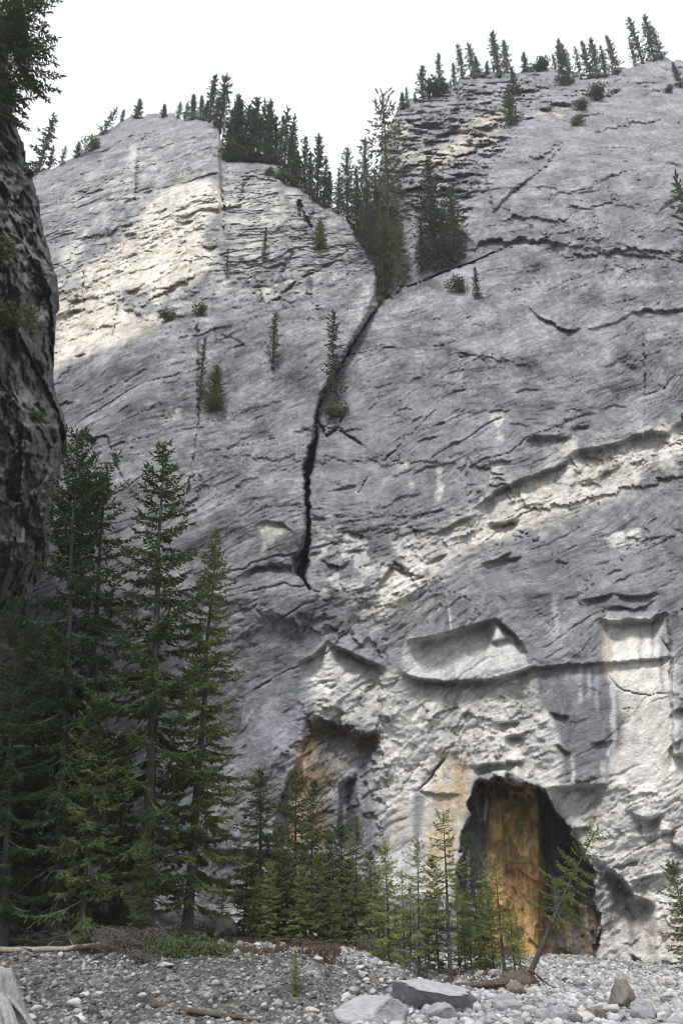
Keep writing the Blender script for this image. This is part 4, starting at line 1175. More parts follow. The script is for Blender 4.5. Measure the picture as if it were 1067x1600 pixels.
    for q in range(dead):
        hh = H * rng.uniform(0.03, max(0.06, start * 1.3)); a_ = rng.uniform(0, 6.28); Ld = R * rng.uniform(0.2, 0.6)
        s = np.linspace(0, 1, 5); o = axis(hh)
        sagg = rng.uniform(0.1, 0.5)
        pts = np.stack([o[0] + Ld * s * math.cos(a_), o[1] + Ld * s * math.sin(a_ + 0.2), o[2] - Ld * sagg * s ** 1.6], 1) + rng.normal(0, 0.02, (5, 3)) * s[:, None]
        limbs.tube(pts, np.linspace(0.014, 0.004, 5) * (0.5 + H / 14), 3, False)
        for w_ in range(2):
            b0 = pts[2 + w_]; dv = rng.normal(0, 0.3, 3) + (pts[-1] - pts[0]) * 0.6; dv[2] -= 0.1
            limbs.tube(np.stack([b0, b0 + dv * 0.4, b0 + dv * 0.7 + np.array([0, 0, -0.04])]), [0.006, 0.004, 0.002], 3, False)
    return dict(H=H, trunk=wood.build("spruce_trunk", barkmat or M_BARK), branches=limbs.build("spruce_branches", M_TWIG), crown=crown.build("spruce_crown", mat or M_SPRUCE, False))

def bush(seed, R=1.0, num=900, mat=None, flat=0.8, leaf=0.14):
    rng = np.random.default_rng(seed)
    stems = Geo(); cr = Geo()
    ctr = []
    for q in range(9):
        a = rng.uniform(0, 6.28); e = rng.uniform(0.5, 1.4); l = R * rng.uniform(0.6, 1.1)
        tip = np.array([math.cos(a) * math.cos(e), math.sin(a) * math.cos(e), math.sin(e) * flat]) * l
        s = np.linspace(0, 1, 5)[:, None]
        stems.tube(tip[None] * s + np.array([[0, 0, 0.1 * R]]) * np.sin(s * 3.1) + rng.normal(0, 0.03 * R, (5, 3)) * s, np.linspace(0.03, 0.008, 5) * R, 4, False)
        ctr.append(tip)
    ctr = np.array(ctr)
    k = rng.integers(0, len(ctr), num)
    p = ctr[k] * rng.uniform(0.35, 1.05, (num, 1)) + rng.normal(0, 0.17 * R, (num, 3))
    p[:, 2] = np.abs(p[:, 2])
    d = ctr[k] + rng.normal(0, 0.6 * R, (num, 3)); d[:, 2] += 0.2 * R
    v, f = sprigs(p, d, leaf * R * rng.uniform(0.7, 1.4, num), 0.27 * leaf * R * rng.uniform(0.8, 1.4, num), rng)
    cr.add(v, f)
    return dict(H=R * 1.1, stem=stems.build("bush_stems", M_TWIG), foliage=cr.build("bush_foliage", mat or M_OLIVE, False))

def snag(seed, H=6.0):
    rng = np.random.default_rng(seed)
    g = Geo(); lg = Geo()
    hs = np.linspace(0, H, 8)
    c = np.stack([0.02 * H * np.sin(hs * 0.9), 0.01 * H * np.cos(hs), hs], 1)
    g.tube(c, np.linspace(0.012 * H + 0.02, 0.012, 8), 6)
    for q in range(26):
        h = H * rng.uniform(0.2, 0.97); a = rng.uniform(0, 6.28); l = 0.13 * H * (1.1 - h / H) * rng.uniform(0.4, 1.2) + 0.1
        s = np.linspace(0, 1, 4)
        lg.tube(np.stack([l * s * math.cos(a), l * s * math.sin(a), h - 0.35 * l * s + 0.2 * l * s * s], 1), [0.016, 0.011, 0.008, 0.004], 3, False)
    return dict(H=H, trunk=g.build("snag_trunk", M_TWIG), branches=lg.build("snag_branches", M_TWIG))

PROTO = {
    'tallA': spruce(1, 15, 2.0, 0.10, 0.44, 5, 0.72, 2.0, 0.19, 0.030, 0.5, 0.32, 26),
    'tallB': spruce(2, 15, 2.15, 0.13, 0.50, 5, 0.66, 2.0, 0.19, 0.031, 0.8, 0.36, 34),
    'tallC': spruce(3, 15, 2.3, 0.10, 0.50, 5, 0.62, 1.9, 0.20, 0.034, 0.65, 0.38, 24, mat=M_SPRUCE_SHADED),
    'ragged': spruce(4, 15, 1.9, 0.24, 0.62, 4, 0.42, 1.4, 0.21, 0.034, 0.7, 0.5, 26, mat=M_SPRUCE_SHADED, clump=[(0.9, 0, 13.2, 0.75, 420), (1.3, 0.3, 12.0, 0.8, 420), (0.3, -0.2, 14.2, 0.5, 200), (1.0, 0, 11.2, 0.6, 250)]),
    'youngA': spruce(5, 5, 1.0, 0.10, 0.250, 5, 0.64, 1.65, 0.15, 0.022, 0.45, 0.42, 14, mat=M_YOUNG),
    'youngB': spruce(6, 5, 0.85, 0.22, 0.275, 4, 0.62, 1.65, 0.15, 0.020, 0.5, 0.42, 20, mat=M_YOUNG),
    'youngC': spruce(7, 5, 1.15, 0.07, 0.250, 5, 0.67, 1.65, 0.16, 0.024, 0.5, 0.42, 14, mat=M_SPRUCE),
    'youngD': spruce(14, 5, 1.05, 0.09, 0.263, 5, 0.62, 1.65, 0.16, 0.023, 0.5, 0.42, 14, mat=M_SPRUCE),
    'sparse': spruce(8, 6, 0.9, 0.36, 0.34, 4, 0.6, 1.6, 0.16, 0.022, 0.4, 0.4, 26, mat=M_YOUNG),
    'lean': spruce(9, 6.5, 1.35, 0.40, 0.30, 3, 0.55, 1.6, 0.17, 0.022, 0.6, 0.45, 18, mat=M_YOUNG, trunk_r=0.12, sweep=1.2),
    'rimA': spruce(10, 7, 1.0, 0.05, 0.36, 5, 0.95, 1.1, 0.26, 0.058, 0.4, 0.45, 6, False, mat=M_RIM),
    'rimB': spruce(11, 7, 0.85, 0.10, 0.46, 4, 0.8, 1.1, 0.26, 0.055, 0.4, 0.5, 14, False, mat=M_RIM),
    'skinny': spruce(12, 7, 0.45, 0.14, 0.40, 4, 0.55, 0.9, 0.20, 0.040, 0.5, 0.6, 16, False, mat=M_RIM),
    'gully': spruce(13, 11, 1.7, 0.06, 0.36, 6, 0.75, 0.95, 0.28, 0.050, 0.55, 0.35, 10, False, mat=M_RIM),
    'grey': spruce(15, 11, 1.3, 0.15, 0.50, 5, 0.45, 0.6, 0.26, 0.045, 0.6, 0.5, 60, False, mat=M_OLIVE),
    'olivespruce': spruce(16, 5, 0.9, 0.08, 0.24, 5, 0.75, 0.9, 0.28, 0.075, 0.4, 0.35, 6, False, mat=M_OLIVE),
    'bushA': bush(21, 1.0, 900, M_OLIVE), 'bushB': bush(22, 1.0, 900, M_RIM), 'snag': snag(23, 6.0),
}

def plant(kind, P, H, label, group, cat='spruce tree', name='spruce_tree', width=1.0, tilt=(0, 0), rz=None):
    pr = PROTO[kind]
    e = bpy.data.objects.new(name, None)
    e.empty_display_size = 0.3
    COL.objects.link(e)
    s = H / pr['H']
    e.location = Vector(P)
    e.rotation_euler = (tilt[1], tilt[0], 0) if rz is None else (tilt[1], tilt[0], rz)
    if rz is None:
        q = Matrix.Rotation(tilt[0], 4, 'Y') @ Matrix.Rotation(tilt[1], 4, 'X') @ Matrix.Rotation(random.uniform(0, 6.28), 4, 'Z')
        e.rotation_euler = q.to_euler()
    e.scale = (s * width, s * width, s)
    for part in ('trunk', 'branches', 'crown', 'stem', 'foliage'):
        if part in pr:
            ch = link(part, pr[part], e)
            if part in ('branches', 'stem'): ch['kind'] = 'stuff'
    tag(e, label, cat, group)
    return e

ORD = ["first", "second", "third", "fourth", "fifth", "sixth", "seventh", "eighth", "ninth", "tenth", "eleventh", "twelfth", "thirteenth", "fourteenth", "fifteenth",
       "sixteenth", "seventeenth", "eighteenth", "nineteenth", "twentieth", "twenty-first", "twenty-second", "twenty-third", "twenty-fourth", "twenty-fifth", "twenty-sixth",
       "twenty-seventh", "twenty-eighth", "twenty-ninth", "thirtieth"]

# ---- big spruces on the bank (photo base x, distance, photo top y)
G_BIG = "tall spruces on the creek bank"
def valley(kind, px, Yd, top, label, group, width=1.0, tilt=(0, 0), rz=None, topx=None, **kw):
    P = on_ground(px, Yd)
    P[2] -= 0.06
    H = height_for(P, top)
    if topx is not None:                       # lean so that base and tip both stand where the photograph has them
        X2, _, Z2 = at_depth(topx, top, P[1])
        tilt = (math.atan2(X2 - P[0], Z2 - P[2]), 0); H = math.hypot(X2 - P[0], Z2 - P[2])
    return plant(kind, P, H, label, group, width=width, tilt=tilt, rz=rz, **kw)

valley('tallA', 291, 25.5, 830, "slim pointed dark green spruce nearest the gravel slope, right of the tall pair", G_BIG, 1.08, topx=338)
valley('tallB', 226, 24.6, 695, "tallest full spruce with layered drooping boughs beside the slim pointed one", G_BIG, 1.1, topx=255)
valley('ragged', 118, 26.0, 728, "ragged spruce with a clumpy one-sided top beside the dark wall", G_BIG, 1.0, topx=166)
valley('tallC', 88, 24.0, 668, "dark spruce whose tip rises against the shaded wall edge", G_BIG, 0.8, topx=121)
valley('tallC', 6, 23.4, 930, "dark spruce with a bare lower trunk at the picture's left edge", G_BIG, 1.15, topx=28)
valley('tallC', 40, 25.5, 985, "dark spruce half hidden behind the leftmost trunks", G_BIG, 1.2, topx=62)
valley('tallC', -45, 24.5, 860, "dark spruce mostly outside the left edge, boughs reaching in", G_BIG, 1.1, topx=-30)
valley('tallC', 28, 29.5, 1060, "dark spruce at the back of the shaded left group under the wall", G_BIG, 1.2)
valley('youngC', 126, 23.4, 1090, "mid-height spruce with a pale thin trunk standing at the bank edge", G_BIG, 0.9, topx=152)
valley('youngD', 180, 26.5, 1150, "mid-height dark spruce filling the gap left of the tallest spruce", G_BIG, 1.0, topx=196)
valley('youngC', 212, 23.2, 1290, "short spruce over the dead brush at the bank edge", G_BIG, 0.75)
valley('tallC', 60, 27.5, 1060, "dark spruce deep in the shade behind the leftmost trunks", G_BIG, 1.3, topx=90)

# ---- row of young spruces below the cliff
G_ROW = "young spruces in front of the cliff foot"
row = [('youngC', 380, 28.5, 1325, .95), ('youngD', 405, 29.5, 1205, .85), ('youngC', 432, 28.0, 1290, 1.0), ('youngD', 458, 30.0, 1212, .9), ('youngC', 485, 28.8, 1222, .85),
       ('youngD', 512, 30.5, 1300, 1.0), ('youngC', 535, 28.8, 1290, .9), ('youngD', 556, 28.2, 1282, .75), ('youngC', 580, 30.5, 1330, .9),
       ('youngA', 609, 26.2, 1318, .95), ('youngB', 632, 29.0, 1362, .9), ('youngB', 655, 26.6, 1312, .8), ('youngC', 686, 28.0, 1340, .7), ('sparse', 704, 26.8, 1272, 1.0),
       ('youngB', 718, 31.0, 1372, .9), ('youngA', 737, 30.5, 1392, .8), ('youngC', 752, 31.5, 1300, .75), ('youngA', 772, 29.0, 1372, .85), ('youngB', 789, 28.4, 1345, .95),
       ('youngA', 395, 27.6, 1370, 1.0), ('youngA', 420, 27.2, 1345, 1.0), ('youngC', 446, 27.8, 1330, 1.0), ('youngA', 470, 27.3, 1352, 1.0), ('youngD', 498, 27.6, 1335, 1.0), ('youngA', 523, 27.4, 1375, 1.0), ('youngC', 545, 29.6, 1345, 1.0), ('youngA', 568, 28.2, 1380, .9), ('youngA', 592, 28.6, 1372, .9), ('youngA', 642, 28.2, 1385, .9), ('youngA', 671, 28.4, 1400, .8), ('youngA', 727, 28.6, 1420, .8), ('youngA', 760, 29.2, 1395, .85),
       ('youngA', 806, 28.8, 1405, .9), ('youngB', 815, 31.0, 1430, .8)]
look = {'youngA': 'light green bushy young spruce', 'youngB': 'light green thin young spruce', 'youngC': 'dark green full young spruce', 'youngD': 'dark green dense young spruce', 'sparse': 'sparse tall-trunked young spruce'}
row.sort(key=lambda r_: r_[1])
ORD += ["thirty-" + o for o in ORD[:9]] + ["fortieth"] + ["forty-" + o for o in ORD[:9]]
for k, (kd, px, yd, tp, w) in enumerate(row):
    valley(kd, px, yd, tp, f"{look[kd]}, {ORD[k]} from the left in the row below the cliff", G_ROW, w * 1.22 * random.uniform(0.85, 1.15), (random.uniform(-.03, .03), random.uniform(-.02, .02)))
# back fill seen between them
for k, (px, yd, tp) in enumerate([(395, 33, 1345), (445, 33, 1330), (500, 33.5, 1350), (550, 33, 1385), (600, 32, 1400), (345, 31, 1380), (620, 33, 1420), (665, 31, 1420)]):
    valley('youngD', px, yd, tp, f"dark spruce, {ORD[k]} from the left half hidden behind the front row", "half hidden spruces behind the row", 1.1)

# leaning tree: solved so that base and tip fall where the photograph has them
Pb = on_ground(819, 27.6)
tipX, _, tipZ = at_depth(937, 1288, 27.6)
vec = Vector((tipX - Pb[0], 0.0, tipZ - Pb[2]))
t = plant('lean', Pb - np.array([0, 0, .1]), vec.length, "young spruce leaning sharply right with a curved bare trunk, in front of the alcove", None, tilt=(math.atan2(vec.x, vec.z), 0), rz=None)
Pr = on_ground(1112, 21.0)
plant('youngC', Pr, height_for(Pr, 1350) * 1.02, "spruce at the lower right edge with only its boughs in the picture", None, tilt=(-0.14, 0), width=1.05)
Ps = ground_at(461, 1556)
plant('youngA', Ps - np.array([0, 0, .03]), height_for(Ps, 1488), "tiny lone sapling growing out of the gravel bank slope", None, cat='sapling', name='spruce_sapling', width=1.15)

# ---- trees on the cliff
def cliffside(kind, px, py, top, label, group, width=1.0, tilt=(0, 0), off=0.35, **kw):
    c = int(np.clip(np.searchsorted(pxs, px), 0, NCOL - 1))
    P = cliff_pt(px, max(py, sky_y[c] + 2))
    Ptop = height_for(P, top)
    d = (CAM - P); d[2] = 0; d /= np.linalg.norm(d)
    P = P + d * off * (0.2 if py <= sky_y[c] + 6 else 1)
    P[2] -= 0.15
    return plant(kind, P, max(0.5, height_for(P, top)), label, group, width=width, tilt=tilt, **kw)

rimL = [('rimB', 60, 264, 182, 1.2), ('skinny', 76, 262, 228, 1.6), ('rimB', 96, 258, 228, 1.2), ('rimA', 120, 246, 222, 1.8), ('rimB', 158, 212, 168, 1.2), ('skinny', 189, 190, 172, 2), ('rimA', 214, 186, 155, 1.7),
        ('rimA', 256, 184, 163, 1.9), ('rimB', 278, 184, 160, 1.7), ('rimA', 298, 188, 148, 1.2), ('rimA', 313, 188, 150, 1.2), ('skinny', 327, 190, 119, 1.5), ('skinny', 343, 192, 121, 1.6),
        ('rimB', 337, 200, 152, 1.6), ('rimA', 358, 250, 165, 1.1), ('rimA', 370, 252, 149, 1.0), ('rimA', 388, 254, 154, 1.1), ('rimB', 401, 254, 160, 1.2), ('rimA', 420, 256, 157, 0.8), ('skinny', 429, 256, 184, 1.7),
        ('rimB', 442, 270, 172, 1.0), ('rimB', 455, 288, 184, 0.9), ('rimA', 461, 292, 226, 1.0), ('skinny', 474, 296, 216, 1.3), ('rimA', 495, 316, 212, 1.05), ('rimA', 513, 324, 270, 1.1)]
rimL += [('rimA', 352, 246, 172, .9), ('rimA', 364, 251, 158, .9), ('rimB', 379, 253, 166, 1.0), ('rimA', 395, 254, 172, .9), ('rimA', 409, 255, 165, .9), ('rimB', 415, 256, 178, 1.0), ('rimA', 434, 258, 182, .8), ('rimB', 448, 284, 200, 1.0), ('rimA', 466, 293, 238, 1.0), ('rimA', 482, 306, 238, .9), ('rimA', 505, 322, 248, .9), ('rimA', 320, 190, 158, 1.3), ('rimB', 288, 187, 160, 1.3), ('rimA', 528, 334, 268, .9)]
rimL.sort(key=lambda r_: r_[1])
rl = {'rimA': 'bushy dark spruce', 'rimB': 'loose open spruce', 'skinny': 'thin spindly spruce'}
for k, (kd, px, py, tp, w) in enumerate(rimL):
    cliffside(kd, px, py, tp, f"{rl[kd]}, {ORD[k]} from the left on the left crag's skyline", "spruces on the left crag's rim", w * random.uniform(.85, 1.1), (0.25 if px == 158 else random.uniform(-.05, .05), 0))
rimR = [('rimA', 628, 172, 145, 1.6), ('rimB', 636, 168, 137, 1.3), ('rimB', 647, 162, 145, 1.8), ('skinny', 660, 160, 104, 1.9), ('rimB', 669, 156, 124, 1.4), ('skinny', 688, 144, 84, 1.3), ('skinny', 709, 130, 99, 1.6),
        ('skinny', 723, 124, 71, 1.5), ('rimB', 740, 122, 69, 1.4), ('rimA', 746, 120, 88, 1.3), ('rimA', 760, 118, 98, 1.6), ('skinny', 780, 122, 52, 1.7), ('skinny', 792, 114, 64, 1.6), ('rimA', 820, 112, 82, 1.4),
        ('rimA', 845, 108, 91, 2.4), ('skinny', 866, 108, 85, 1.5), ('rimA', 878, 134, 62, 0.95), ('rimA', 890, 132, 70, 1.05), ('rimB', 907, 124, 74, 1.0), ('rimA', 922, 124, 65, 1.0), ('rimA', 932, 124, 60, 1.0),
        ('rimA', 946, 120, 72, 0.95), ('rimA', 964, 116, 57, 1.0), ('skinny', 991, 104, 60, 1.3), ('skinny', 1004, 100, 28, 1.35), ('rimA', 1021, 97, 24, 0.95), ('rimB', 1033, 95, 42, 1.2), ('rimA', 1062, 138, 98, 1.2)]
for k, (kd, px, py, tp, w) in enumerate(rimR):
    cliffside(kd, px, py, tp, f"{rl[kd]}, {ORD[k]} from the left along the right wall's skyline", "spruces on the right wall's rim", w * 0.92, (random.uniform(-.05, .05), 0))
for px, py, tp, lb in [(345, 196, 150, "bare grey snag on the left crag's summit"), (958, 118, 50, "bare grey snag among the spruces on the right rim"), (652, 440, 404, "short reddish bare snag at the ledge below the notch pair")]:
    cliffside('snag', px, py, tp, lb, None, 0.9, cat='dead tree', name='dead_tree')
# notch and gully
gl = [('gully', 541, 346, 231, 0.9, "blue-green spruce standing in the notch against the sky"), ('gully', 572, 352, 217, 0.75, "narrow spruce behind the olive one in the notch"),
      ('gully', 588, 400, 268, 1.0, "broad olive-green spruce in the gully below the notch"), ('grey', 607, 425, 150, 0.95, "tall scraggly grey-brown spruce against the right wall's edge"),
      ('grey', 598, 462, 330, 1.3, "brownish half-dead spruce low in the gully"), ('gully', 573, 402, 300, 0.9, "short dark spruce at the gully's left side"), ('gully', 679, 424, 250, 0.95, "taller of the two spruces on the ledge right of the gully"),
      ('gully', 711, 414, 292, 1.1, "shorter of the two spruces on the ledge right of the gully"), ('gully', 660, 424, 345, 1.0, "low spruce filling in left of the ledge pair"), ('grey', 625, 452, 345, 1.3, "thin brownish spruce by the gully's right wall"), ('gully', 557, 372, 262, 0.9, "dark spruce between the two notch spruces"), ('gully', 602, 440, 352, 1.0, "dark short spruce low in the gully's middle"), ('gully', 695, 420, 330, 1.0, "short spruce between the ledge pair")]
for kd, px, py, tp, w, lb in gl:
    cliffside(kd, px, py, tp, lb, "spruces in the gully notch", w, off=0.6)
# lone ones on ledges
ll_ = [('olivespruce', 499, 390, 346, 1.3, "small yellowish spruce on the left crag near its dark hole"), ('skinny', 412, 412, 356, 1.4, "crooked little spruce on the left crag with a bent dead branch"), ('rimB', 353, 434, 388, 1.0, "small dark spruce on the tan wall's right border"),
       ('skinny', 425, 578, 490, 1.7, "narrow spruce on the grey slab left of the chimney crack"), ('skinny', 519, 648, 487, 1.3, "tall narrow sparse spruce growing in the chimney crack"), ('skinny', 311, 625, 528, 1.2, "very thin spruce climbing the vertical crack in the left slab"),
       ('olivespruce', 334, 640, 572, 1.1, "small bushy spruce right of the thin one on the left slab"), ('rimA', 744, 466, 418, 1.2, "small dark spruce on the shelf of the right buttress"), ('rimA', 799, 198, 138, 1.5, "bushy spruce in the hollow below the right rim"),
       ('rimB', 1096, 440, 275, 1.0, "spruce at the upper right edge, mostly out of frame"), ('rimB', 1094, 780, 650, 1.3, "spruce at the middle right edge, mostly out of frame"), ('rimB', 803, 150, 106, 1.6, "dark spruce on the right wall just under the rim")]
for kd, px, py, tp, w, lb in ll_:
    cliffside(kd, px, py, tp, lb, "lone spruces on the cliff ledges", w * 0.9)
bu = [('bushA', 260, 502, 474, 0.9, "olive bush on the ledge under the tan wall"), ('bushA', 311, 492, 472, 1.3, "round olive bush at the top of the vertical crack"), ('bushA', 713, 458, 430, 1.2, "green bush on the shelf of the right buttress"),
      ('bushB', 690, 148, 120, 1.6, "dark spreading bush under the spindly spruce on the right rim"), ('bushA', 373, 252, 226, 1.0, "yellow-green bush below the dense left rim spruces"), ('bushA', 142, 236, 214, 1.2, "olive bush on the left crag's sloping rim"),
      ('bushB', 934, 158, 134, 1.6, "dark bush on the ledge of the right wall"), ('bushB', 911, 172, 154, 1.3, "second dark bush lower on the right wall ledge"), ('bushA', 902, 196, 177, 1.0, "small yellow-green bush below the two ledge bushes"),
      ('bushB', 1046, 146, 131, 1.2, "small dark bush near the upper right corner"), ('bushA', 525, 652, 622, 1.4, "green bush at the foot of the crack's narrow spruce"), ('bushA', 334, 642, 612, 1.3, "round bush at the base of the left slab's small spruce"),
      ('bushB', 848, 112, 92, 1.4, "low bush on the right rim"), ('bushB', 421, 274, 256, 1.0, "small dark bush hanging from the left crag's edge"), ('bushA', 592, 478, 464, 1.2, "grassy tuft at the head of the chimney crack"), ('bushB', 440, 282, 258, 1.1, "dark bush under the left crag's rim spruces")]
for kd, px, py, tp, w, lb in bu:
    cliffside(kd, px, py, tp + 0.25 * (py - tp), lb, "bushes on the cliff", w * 0.85, cat='bush', name='bush')

# ---- growth on the near wall
def wallside(kind, px, py, size, label, **kw):
    P = wall_pt(px, py)
    d = CAM - P; d /= np.linalg.norm(d)
    return plant(kind, P + d * 0.35, size, label, "growth on the shaded wall", **kw)
wallside('bushA', 6, 512, 1.15, "mossy green bush hanging on the shaded wall", cat='bush', name='bush', width=1.3)
wallside('bushA', -8, 392, 0.8, "smaller green bush higher on the shaded wall", cat='bush', name='bush', width=1.2)
wallside('bushB', 62, 655, 0.4, "thin green sprig near the shaded wall's bulge", cat='bush', name='bush', width=1.2)
wallside('bushB', 46, 276, 0.5, "dark tuft jutting from the shaded wall's edge", cat='bush', name='bush', width=1.1)
Pt = np.array(at_depth(-18, 185, 25.2))
plant('tallC', Pt, 13.0, "dark spruce on top of the shaded wall, boughs hanging into the upper left corner", None, width=1.35)

# ------------------------------------------------------------------ rocks, gravel, wood
STONES = []
for k in range(12):
    v = rock_verts(ICO2, 500 + k, 1.1, 0.05) * np.array([1.0, 0.8, 0.6])
    STONES.append(mesh_np("stone", v, ICO2[1], M_STONE, False))
placed = 0
rs = np.random.default_rng(77)
occupied = []
def stone_at(P, size, onbank):
    o = link("stone", STONES[rs.integers(0, 12)])
    o.location = P + np.array([0, 0, size * 0.08])
    o.scale = (size * rs.uniform(.4, .65), size * rs.uniform(.4, .65), size * rs.uniform(.35, .6))
    o.rotation_euler = (rs.normal(0, .15), rs.normal(0, .15), rs.uniform(0, 6.28))
    tag(o, ["pale grey river stone lying in the dry creek bed", "pale stone stuck in the eroded gravel bank", "fallen stone lying along the foot of the right cliff"][onbank], "stone", ["loose stones of the creek bed", "loose stones of the bank", "fallen stones at the cliff foot"][onbank])
tries = 0
foot = 0
while foot < 46 and tries < 2000:
    tries += 1
    px = rs.uniform(700, 1085)
    P = on_ground(px, rs.uniform(36.0, 41.5))
    size = 0.25 + 0.6 * rs.random() ** 2
    if any((P[0] - q[0]) ** 2 + (P[1] - q[1]) ** 2 < ((size + q[2]) * 0.42) ** 2 for q in occupied): continue
    occupied.append((P[0], P[1], size)); stone_at(P, size, 2); foot += 1
tries = 0
while placed < 250 and tries < 6000:
    tries += 1
    if placed < 205:
        px, py = rs.uniform(600, 1090), rs.uniform(1530, 1612)
        if py < 1545 + max(0, (760 - px)) * 0.25: continue
    else:
        px, py = rs.uniform(0, 640), rs.uniform(1500, 1606)
    P = ground_at(px, py)
    size = (0.10 + 0.42 * rs.random() ** 2.2) if placed < 205 else (0.10 + 0.25 * rs.random() ** 2)
    if any((P[0] - q[0]) ** 2 + (P[1] - q[1]) ** 2 < ((size + q[2]) * 0.42) ** 2 for q in occupied): continue
    occupied.append((P[0], P[1], size))
    stone_at(P, size, int(placed >= 205))
    placed += 1

def gravel(name, n, xr, yr, smin, smax, label, keep=None, mean=0.30):
    X = rs.uniform(*xr, n); Yq = rs.uniform(*yr, n)
    if keep is not None:
        k = keep(X, Yq); X, Yq = X[k], Yq[k]
    n = len(X)
    z = ground_z(X, Yq)
    sz = smin + (smax - smin) * rs.random(n) ** 3
    base = ICO1[0] * 1.0
    var = np.stack([rock_verts(ICO1, 700 + q, 0.9, 0.12) for q in range(6)])
    bv = var[rs.integers(0, 6, n)]
    a = rs.uniform(0, 6.28, n); ca_, sa_ = np.cos(a)[:, None], np.sin(a)[:, None]
    sx = sz * rs.uniform(.4, .6, n); sy = sz * rs.uniform(.4, .6, n); szz = sz * rs.uniform(.22, .45, n)
    x = bv[:, :, 0] * sx[:, None]; y = bv[:, :, 1] * sy[:, None]
    vx = x * ca_ - y * sa_ + X[:, None]; vy = x * sa_ + y * ca_ + Yq[:, None]; vz = bv[:, :, 2] * szz[:, None] + (z + sz * 0.06)[:, None]
    Vv = np.stack([vx, vy, vz], -1).reshape(-1, 3)
    Ff = (ICO1[1][None] + np.arange(n)[:, None, None] * len(base)).reshape(-1, 3)
    shade = np.clip(rs.normal(mean, 0.09, n), 0.07, 0.5)
    colv = np.repeat(shade[:, None] * np.where(rs.random(n) < 0.18, 1, 0)[:, None] * np.array([[1.02, 0.95, 0.88]]) + shade[:, None] * np.where(rs.random(n) < 1, 1, 0)[:, None] * np.array([[1, 0.995, 1.0]]) * 0, len(base), 0)
    warm = rs.random(n) < 0.15
    cc = shade[:, None] * np.where(warm[:, None], np.array([[1.05, 0.95, 0.85]]), np.array([[0.99, 0.995, 1.02]]))
    o = link(name, mesh_np(name, Vv, Ff, M_GROUND, False, np.repeat(cc, len(base), 0)))
    tag(o, label, None, None, 'stuff')
gravel("gravel", 21000, (0, 17), (15.5, 45), 0.035, 0.34, "pale loose gravel covering the creek bed", lambda x, y: (x > (y - 27) * 0.1) & (x < y * 0.5 + 1))
gravel("gravel", 12500, (-11, 3), (15.5, 23.5), 0.025, 0.19, "stony gravel on the eroded bank", None, 0.165)  # stones toned darker too, adding to the slope's painted shade
gravel("gravel", 6500, (-9, 4), (23.0, 38), 0.06, 0.34, "broken talus stones between the trees", lambda x, y: rs.random(len(x)) < np.where(x < -5, 0.35, 1.0), 0.22)

def boulder(px, py, size, seed, mat, label, name="boulder", ico=None, ang=0.6, rz=0, P=None, sink=0.3, group=None, under=0.0, flat=None):
    P = ground_at(px, py) if P is None else P
    ic = ico or ICO4
    v = rock_verts(ic, seed, ang, 0.10)
    nz = fbm(v[:, 0] * 3 + v[:, 2] * 1.7, v[:, 1] * 3 + v[:, 2] * 2.1, 4, seed)
    nz2 = fbm(v[:, 0] * 7 + v[:, 2] * 4, v[:, 1] * 7 - v[:, 2] * 5, 3, seed + 3, 0.65)
    v = v * (1 + 0.09 * nz + 0.075 * nz2)[:, None]
    v[:, 1] += under * (0.5 - v[:, 2]) * (v[:, 1] < 0.6)
    if flat is not None:
        lim = flat - 0.25 * v[:, 0] + 0.25 * v[:, 1] + 0.05 * nz; v[:, 2] = np.where(v[:, 2] > lim, lim + 0.12 * (v[:, 2] - lim), v[:, 2])
    o = link(name, mesh_np(name, v, ic[1], mat, True))
    o.scale = size
    o.location = P + np.array([0, 0, size[2] * (1 - sink) * 0.75])
    o.rotation_euler = (0, 0, rz)
    tag(o, label, "boulder", group)
    return o
boulder(676, 1580, (0.90, 0.66, 0.55), 801, M_BOULDER, "big grey wedge-shaped boulder lying under the bank's end", rz=-0.12, ang=0.9, under=0.6, flat=0.35, sink=0.4)
boulder(573, 1600, (0.78, 0.6, 0.40), 802, M_BOULDER, "rounded pale boulder half buried at the bank foot", ang=0.7, sink=0.6)
boulder(972, 1574, (0.34, 0.34, 0.34), 803, M_BROWNROCK, "brown angular boulder standing in the gravel on the right", ang=0.9)
boulder(1004, 1592, (0.24, 0.22, 0.20), 811, M_BOULDER, "smooth grey boulder right of the brown angular one", ang=0.2)
boulder(870, 1596, (0.26, 0.24, 0.18), 812, M_BOULDER, "tan-grey rounded boulder at the bottom edge", ang=0.2)
boulder(932, 1596, (0.2, 0.2, 0.16), 813, M_BROWNROCK, "dark rounded boulder at the bottom edge beside the tan-grey one", ang=0.2)
boulder(795, 1580, (0.36, 0.3, 0.22), 814, M_BOULDER, "low pale boulder in the stones right of the big wedge", ang=0.4)
boulder(690, 1598, (0.32, 0.28, 0.2), 815, M_BOULDER, "small pale boulder below the big wedge", ang=0.5)
boulder(0, 0, (0.62, 0.5, 0.5), 826, M_BOULDER, "pale squarish boulder behind the slim spruce's trunk", P=on_ground(318, 31.5), rz=0.5, ang=0.8)
boulder(0, 0, (0.50, 0.44, 0.36), 825, M_BROWNROCK, "lumpy brown boulder on the talus right of the slim spruce", P=on_ground(348, 27.5), rz=0.2, ang=0.4)
boulder(0, 0, (1.1, 0.9, 0.85), 806, M_MOSSROCK, "large mossy dark boulder between the leftmost trunks", P=on_ground(62, 26.5), ang=0.5)
boulder(0, 0, (1.0, 0.8, 0.75), 807, M_BROWNROCK, "brownish boulder covered in twigs behind the pale thin trunk", P=on_ground(160, 28.5), ang=0.5)
boulder(0, 0, (0.9, 0.7, 0.6), 808, M_MOSSROCK, "mossy boulder behind the tallest spruce", P=on_ground(205, 31), ang=0.5)
